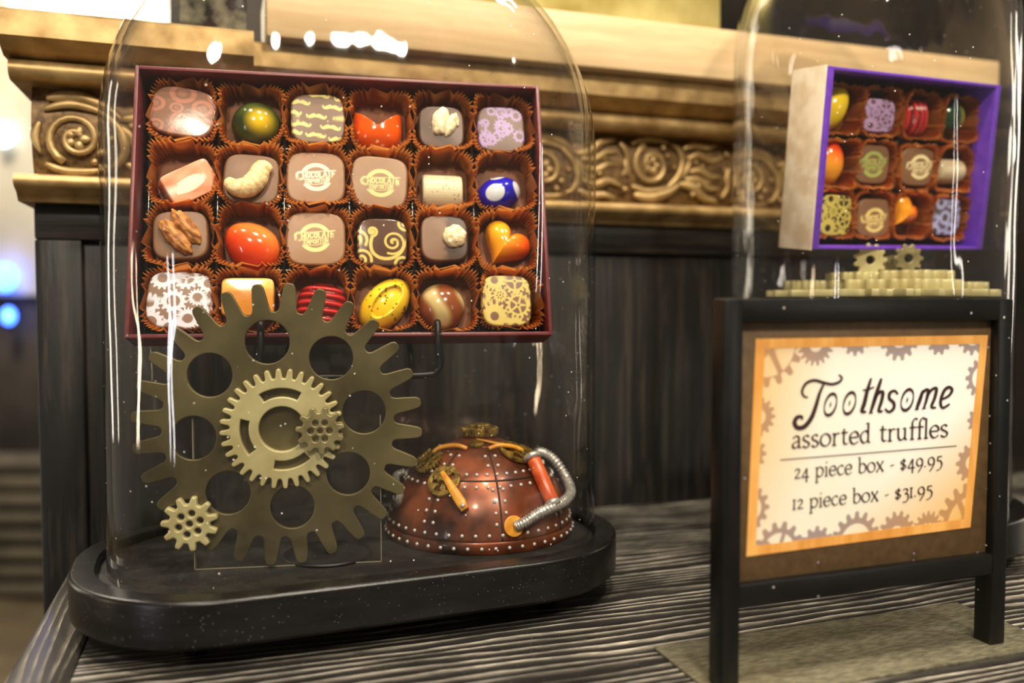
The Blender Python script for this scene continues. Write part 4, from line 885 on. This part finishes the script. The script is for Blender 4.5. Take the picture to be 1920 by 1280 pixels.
def hit(px, py, off=0.):
    I = MC.inverted(); o = I @ Vector((0, 0, CZ)); d = ray(px, py); t = .40
    best = None
    while t < .6:
        p = o + d*t
        if 0 <= p.z and math.hypot(p.x, p.y) <= prof_r(p.z): return S3(math.atan2(p.x, -p.y), p.z, off)
        g = math.hypot(p.x, p.y)-prof_r(p.z)
        if best is None or g < best[0]: best = (g, math.atan2(p.x, -p.y), min(max(p.z, 0), .05))
        t += .0004
    return S3(best[1], best[2], off)
ZM = hit(905, 902)[0].z; AZ = [rad(15.5+45*k) for k in range(8)]
sv = [tube_vf([S3(a, ZM, .0)[0] for a in np.linspace(0, 2*math.pi, 97)[:-1]], .0006, 6, True)]
for a in AZ: sv.append(tube_vf([S3(a, z, 0)[0] for z in np.linspace(.007, .050, 24)], .0006, 6))
v, f = join_vf(sv); mk('seam_lines', v, f, M_seam, cd)
rv = []
def rivet(p, n):
    q = n.to_track_quat('Z', 'Y').to_matrix(); L = [(.0011, 0), (.00105, .0004), (.0008, .0008), (.0001, .0010)]
    v, f = lathe_vf(L, 8); rv.append(([tuple(p + q @ Vector(c)) for c in v], f))
for k in range(46):
    a = 2*math.pi*k/46; rivet(*S3(a, .0103)); p, n = S3(a+.06, .0036); rivet(p + n*.0009, n)
for k in range(42):
    a = 2*math.pi*k/42
    for dz in (-.0030, .0030): rivet(*S3(a, ZM+dz))
for a in AZ:
    for z in list(np.arange(.016, ZM-.004, .0058)) + list(np.arange(ZM+.007, .050, .0042)):
        for s in (-1, 1): rivet(*S3(a+s*.0029/max(prof_r(z), .01), z))
v, f = join_vf(rv); tag(mk('rivets', v, f, M_rivet, cd), kind='stuff')
def on_norm(p, n, spin=0.): return Matrix.Translation(p) @ n.to_track_quat('Z', 'Y').to_matrix().to_4x4() @ Matrix.Rotation(rad(spin), 4, 'Z')
def wheel(px, py, off, R, N, thick, teeth=True, spokes=5, m=None, spin=0, rr=.82, sl=(.2, .68)):
    p, n = hit(px, py, off); L = [gear_loop(R*rr, R, N, 2.4, 0, 8) if teeth else circ(0, 0, R, 40)]
    if spokes: L += spoke_slots(R*sl[0], R*sl[1], spokes, 360*.10/spokes*2, 0)
    return shape2d('gear', L, thick, .0002, m or M_brass, cd, on_norm(p, n, spin))
wheel(834, 903, -.0004, .0096, 20, .0022, False, 5, sl=(.25, .72)); wheel(808, 868, .0004, .0088, 22, .0018, True, 5, sl=(.2, .66)); wheel(832, 893, .0020, .0054, 12, .0016, True, 0)
wheel(790, 858, -.0006, .0075, 18, .0018, True, 0); wheel(966, 849, -.0002, .0105, 24, .0018, False, 4, sl=(.22, .7)); wheel(984, 852, .0016, .0068, 16, .0014, True, 4); wheel(893, 834, .0002, .0046, 12, .0014, True, 0, M_brass)
def strip(a, b, w, off, m, nm):
    pa_, na = hit(*a, off); pb_, nb = hit(*b, off); n = (na+nb).normalized(); P_ = [pa_.lerp(pb_, t) for t in np.linspace(0, 1, 7)]
    v, f = tube_vf(P_, [w*.45, w*.62, w*.75, w*.88, w, w*1.02, w*.8], 8, False, .42, tuple(n)); return mk(nm, v, f, m, cd)
strip((834, 892), (874, 957), .0030, .0042, M_amber, 'lever'); strip((893, 831), (972, 848), .0016, .0030, M_amber, 'link_bar')
p, n = hit(871, 951, .0053); v, f = lathe_vf([(.0013, 0), (.0012, .0006), (.0003, .0011)], 10); mk('lever_rivet', v, f, M_rivet, cd, on_norm(p, n))
pa1, na1 = hit(991, 872, .0052); pb1, nb1 = hit(1022, 944, .0052)
v, f = tube_vf([pa1, pa1.lerp(pb1, .05), pa1.lerp(pb1, .95), pb1], [.0036, .0042, .0042, .0036], 20); mk('cylinder', v, f, M_orange, cd)
dcy = (pa1-pb1).normalized(); v, f = tube_vf([pa1-dcy*.0004, pa1+dcy*.0004, pa1+dcy*.0022, pa1+dcy*.003], [.0048, .0056, .0056, .0046], 20); mk('cylinder_cap', v, f, M_silver, cd)
v, f = tube_vf([pb1+dcy*.0004, pb1-dcy*.0006, pb1-dcy*.0026, pb1-dcy*.0034], [.0042, .0048, .0044, .0030], 20); mk('cylinder_cap', v, f, M_silver, cd)
hp = [hit(x, y, o)[0] for x, y, o in ((1003, 853, .001), (1022, 858, .004), (1042, 874, .0055), (1054, 900, .005), (1054, 928, .0055), (1040, 946, .006), (1022, 954, .0062), (998, 965, .0055), (978, 979, .004), (966, 986, .001))]
hp = catmull(hp, 16); v, f = tube_vf(hp, .0028+.00055*np.sin(np.arange(len(hp))*1.9), 12); mk('hose', v, f, M_silver, cd)
p, n = hit(962, 986, 0); shape2d('hose_flange', [circ(0, 0, .0058, 28)], .0014, .0004, M_amber, cd, on_norm(p, n))
hq = catmull([hit(x, y, o)[0] for x, y, o in ((752, 886, .001), (744, 897, .004), (757, 912, .005), (763, 928, .005), (758, 942, .004), (748, 946, .001))], 8); v, f = tube_vf(hq, .0022, 10); mk('side_handle', v, f, M_silver, cd)
for x in (-1, 1):
    hq = catmull([S3(x*1.1, .046, .0)[0], S3(x*1.0, .049, .003)[0], S3(x*.6, .0512, .0032)[0], S3(x*.3, .0515, .001)[0]], 6); v, f = tube_vf(hq, .0013, 8); mk('amber_bracket', v, f, M_amber, cd)
v, f = lathe_vf([(.019, .0508), (.0165, .0535), (.013, .0545), (.0095, .0562), (.0085, .0575)], 40); mk('collar', v, f, M_copper, cd)
kb = shape2d('knob_gear', [gear_loop(.0098, .0114, 22, 2.4, 0, 8)], .0048, .0006, M_brass, cd, Matrix.Translation((0, 0, .0574)))
shape2d('knob_cap', [gear_loop(.0050, .0064, 10, 2.4, 0, 8)], .0018, .0004, M_brass, kb, Matrix.Translation((0, 0, .0048)))

# ================================================================== RIGHT DOME: gear stand and purple box
MX2 = Matrix.Translation((.2785*K2, .6004*K2, .165+.0976*K2)) @ Matrix.Rotation(rad(23.51), 4, 'Z') @ Matrix.Rotation(rad(7.12), 4, 'X') @ Matrix.Rotation(rad(-1.34), 4, 'Y')
W2, H2, D2 = .081*K2, .0593*K2, .029
gs = empty('gear_stand', Matrix.Translation((C2.x+.003, C2.y-.012, FLOOR1))); tag(gs, 'pale brass pedestal of stacked gears under the purple chocolate box', 'stand')
zf = .1698-FLOOR1
v, f = lathe_vf([(.05, .0002), (.052, .002), (.05, .006), (.014, .012), (.011, .02), (.011, zf-.02), (.016, zf-.006), (.02, zf)], 40); mk('column', v, f, M_gear_dark, gs)
shape2d('platform_gear', [gear_loop(.061, .073, 24, 2.2, .1, 10)], .0045, .0006, M_gear_light, gs, Matrix.Translation((0, 0, zf)))
shape2d('middle_gear', [gear_loop(.040, .046, 20, 2.4, 0, 10)], .0065, .0006, M_gear_light, gs, Matrix.Translation((.004, -.004, zf+.0045)))
shape2d('upper_gear', [gear_loop(.026, .031, 14, 2.4, .3, 10)], .006, .0006, M_gear_light, gs, Matrix.Translation((.014, -.006, zf+.011)))
shape2d('small_gear', [gear_loop(.011, .014, 10, 2.4, 0, 10)], .006, .0006, M_gear_light, gs, Matrix.Translation((-.052, -.008, zf+.0047)))
shape2d('small_gear', [gear_loop(.014, .017, 11, 2.4, 0, 10)], .005, .0006, M_gear_light, gs, Matrix.Translation((-.022, -.012, zf+.011)))
shape2d('small_gear', [gear_loop(.016, .020, 12, 2.4, 0, 10)], .005, .0006, M_gear_light, gs, Matrix.Translation((.049, -.006, zf+.0047)))
v, f = lathe_vf([(.013, zf+.016), (.011, zf+.022), (.012, zf+.028)], 24); mk('hub', v, f, M_gear_dark, gs)
shape2d('upright_gear', [gear_loop(.0085, .011, 11, 2.4, 0, 8), circ(0, 0, .003, 14)], .003, .0004, M_gear_light, gs, Matrix.Translation((-.014, -.018, zf+.024)) @ IN)
shape2d('upright_gear', [gear_loop(.0075, .0095, 10, 2.4, 0, 8), circ(0, 0, .003, 14)], .003, .0004, M_gear_dark, gs, Matrix.Translation((.010, -.020, zf+.025)) @ IN)
q0 = on_plane(MX2, 1572, 305, .014); q1 = on_plane(MX2, 1790, 318, .014); q2 = on_plane(MX2, 1640, 215, .014); q3 = on_plane(MX2, 1640, 405, .014)
CX2 = (q1[0]-q0[0])/3; CZ2 = (q2[1]-q3[1])/2; CO = ((q0[0]+q1[0])/2, (q2[1]+q3[1])/2)
b2 = choc_box('chocolate_box', MX2, W2, H2, D2, .002, M_cream_card, M_purple, 'open purple-lined box of twelve chocolates with a cream side, in the right dome', 4, 3, CX2*.97, CZ2*.97, *CO, .017, .0045)
box('outer_sleeve', -W2-.0016, -W2+.0002, .0012, D2+.0015, -H2-.0008, H2+.0008, M_cream_card, b2, bev=.0003); box('outer_sleeve', -W2-.0016, W2+.0016, D2, D2+.0016, -H2-.0008, H2+.0008, M_cream_card, b2, bev=.0003)
P2X = .162*K2/322; P2Z = .1186*K2/328
def h2(w, h): return w*P2X/2, h*P2Z/2
s2 = lambda w, h, fn: pillow(outl_sq(*h2(w, h), 4.2, 120), .0135, 'sq', fn, 44)
YB2 = D2-.0033
lg2 = log_vf(.0115, .0088, .0125); lgc2 = white_c(lg2[0][:, 0]/.0115, lg2[0][:, 1]/.0088, lg2[0][:, 2])
rd = ridged_vf(.0132, .0112, .0135, 6)
spec2 = [(1578, 200, 0, pillow(outl_egg(.016, .0105, .1, a=rad(60)), .0145, 'dome', lambda x, y, z: mixc(np_s((220, 180, 20)), np_s((244, 216, 50)), .5+.5*wob(x, y, 1.5))), 'the yellow oval', 'plain yellow tilted oval', M_gloss),
 (1649, 217, 0, s2(60, 64, f_print((176, 146, 190), (104, 74, 84), lambda x, y: 1-gears_mask(GG)(x, y))), 'the lilac gear print', 'lilac square printed with dark gears', None),
 (1731, 220, 90, rd, 'the red ribbed block', 'red ribbed chocolate', M_gloss),
 (1798, 218, 0, pillow(outl_egg(.0125, .0115, 0), .0145, 'dome', lambda x, y, z: mixc(np_s((30, 60, 34)), np_s((196, 190, 40)), sstep(0, .7, x))), 'the green sphere', 'green and yellow dome', M_gloss),
 (1571, 304, 90, pillow(outl_egg(.0148, .0108, 0), .0145, 'dome', lambda x, y, z: mixc(np_s((244, 160, 40)), np_s((216, 50, 14)), sstep(-.4, .8, x-y*.3))), 'the orange oval', 'upright orange and red oval', M_gloss),
 (1637, 308, 0, s2(62, 76, f_print((122, 88, 62), (160, 170, 92), lambda x, y: logo(x, y, 0, 0, 1.25))), 'the green-logo square', 'brown square with a green round emblem', None),
 (1722, 313, 0, s2(66, 76, f_print((122, 88, 62), (226, 210, 160), lambda x, y: logo(x, y, .1, 0, 1.2))), 'the upper cream-logo square', 'brown square with a cream emblem, middle row', None),
 (1790, 321, 0, (lg2[0], lg2[1], lgc2), 'the white log', 'white chocolate log', None),
 (1569, 404, 0, s2(58, 80, f_print((54, 40, 24), (198, 182, 90), gears_mask(GG))), 'the yellow gear print', 'dark square printed with yellow gears', None),
 (1640, 409, 0, s2(62, 76, f_print((132, 96, 70), (232, 208, 130), lambda x, y: logo(x, y, 0, -.1, 1.2))), 'the lower cream-logo square', 'brown square with a yellow-cream emblem, bottom row', None),
 (1706, 399, 20, pillow(outl_heart(.0135, rad(-60)), .0145, 'dome', heart_c), 'the orange heart', 'orange heart lying on its side', M_gloss),
 (1776, 406, 0, s2(56, 78, f_print((88, 72, 78), (166, 172, 214), gears_mask(GW))), 'the pale blue gear print', 'square printed with pale blue gears', None)]
loc2 = [on_plane(MX2, q[0], q[1], YB2-np.max(np.array(q[3][0])[:, 2])) for q in spec2]
cols2 = [np.mean([loc2[r*4+c][0] for r in range(3)]) for c in range(4)]; rows2 = [np.mean([loc2[r*4+c][1] for c in range(4)]) for r in range(3)]
for i, (px, py, rot, shell, short, label, m) in enumerate(spec2):
    x, z = loc2[i]
    place_cup(MX2, cols2[i % 4], rows2[i//4], YB2, i+3, 'brown paper cup holding ' + short + ' in the purple box', 'paper cups in the purple box', CX2*.97/.0341, CZ2*.97/.0341)
    sweet(MX2, x, z, YB2-.0004, rot, 'chocolate', shell, label + ' in the purple box', 'chocolates in the purple box', (0, 0), (), m)
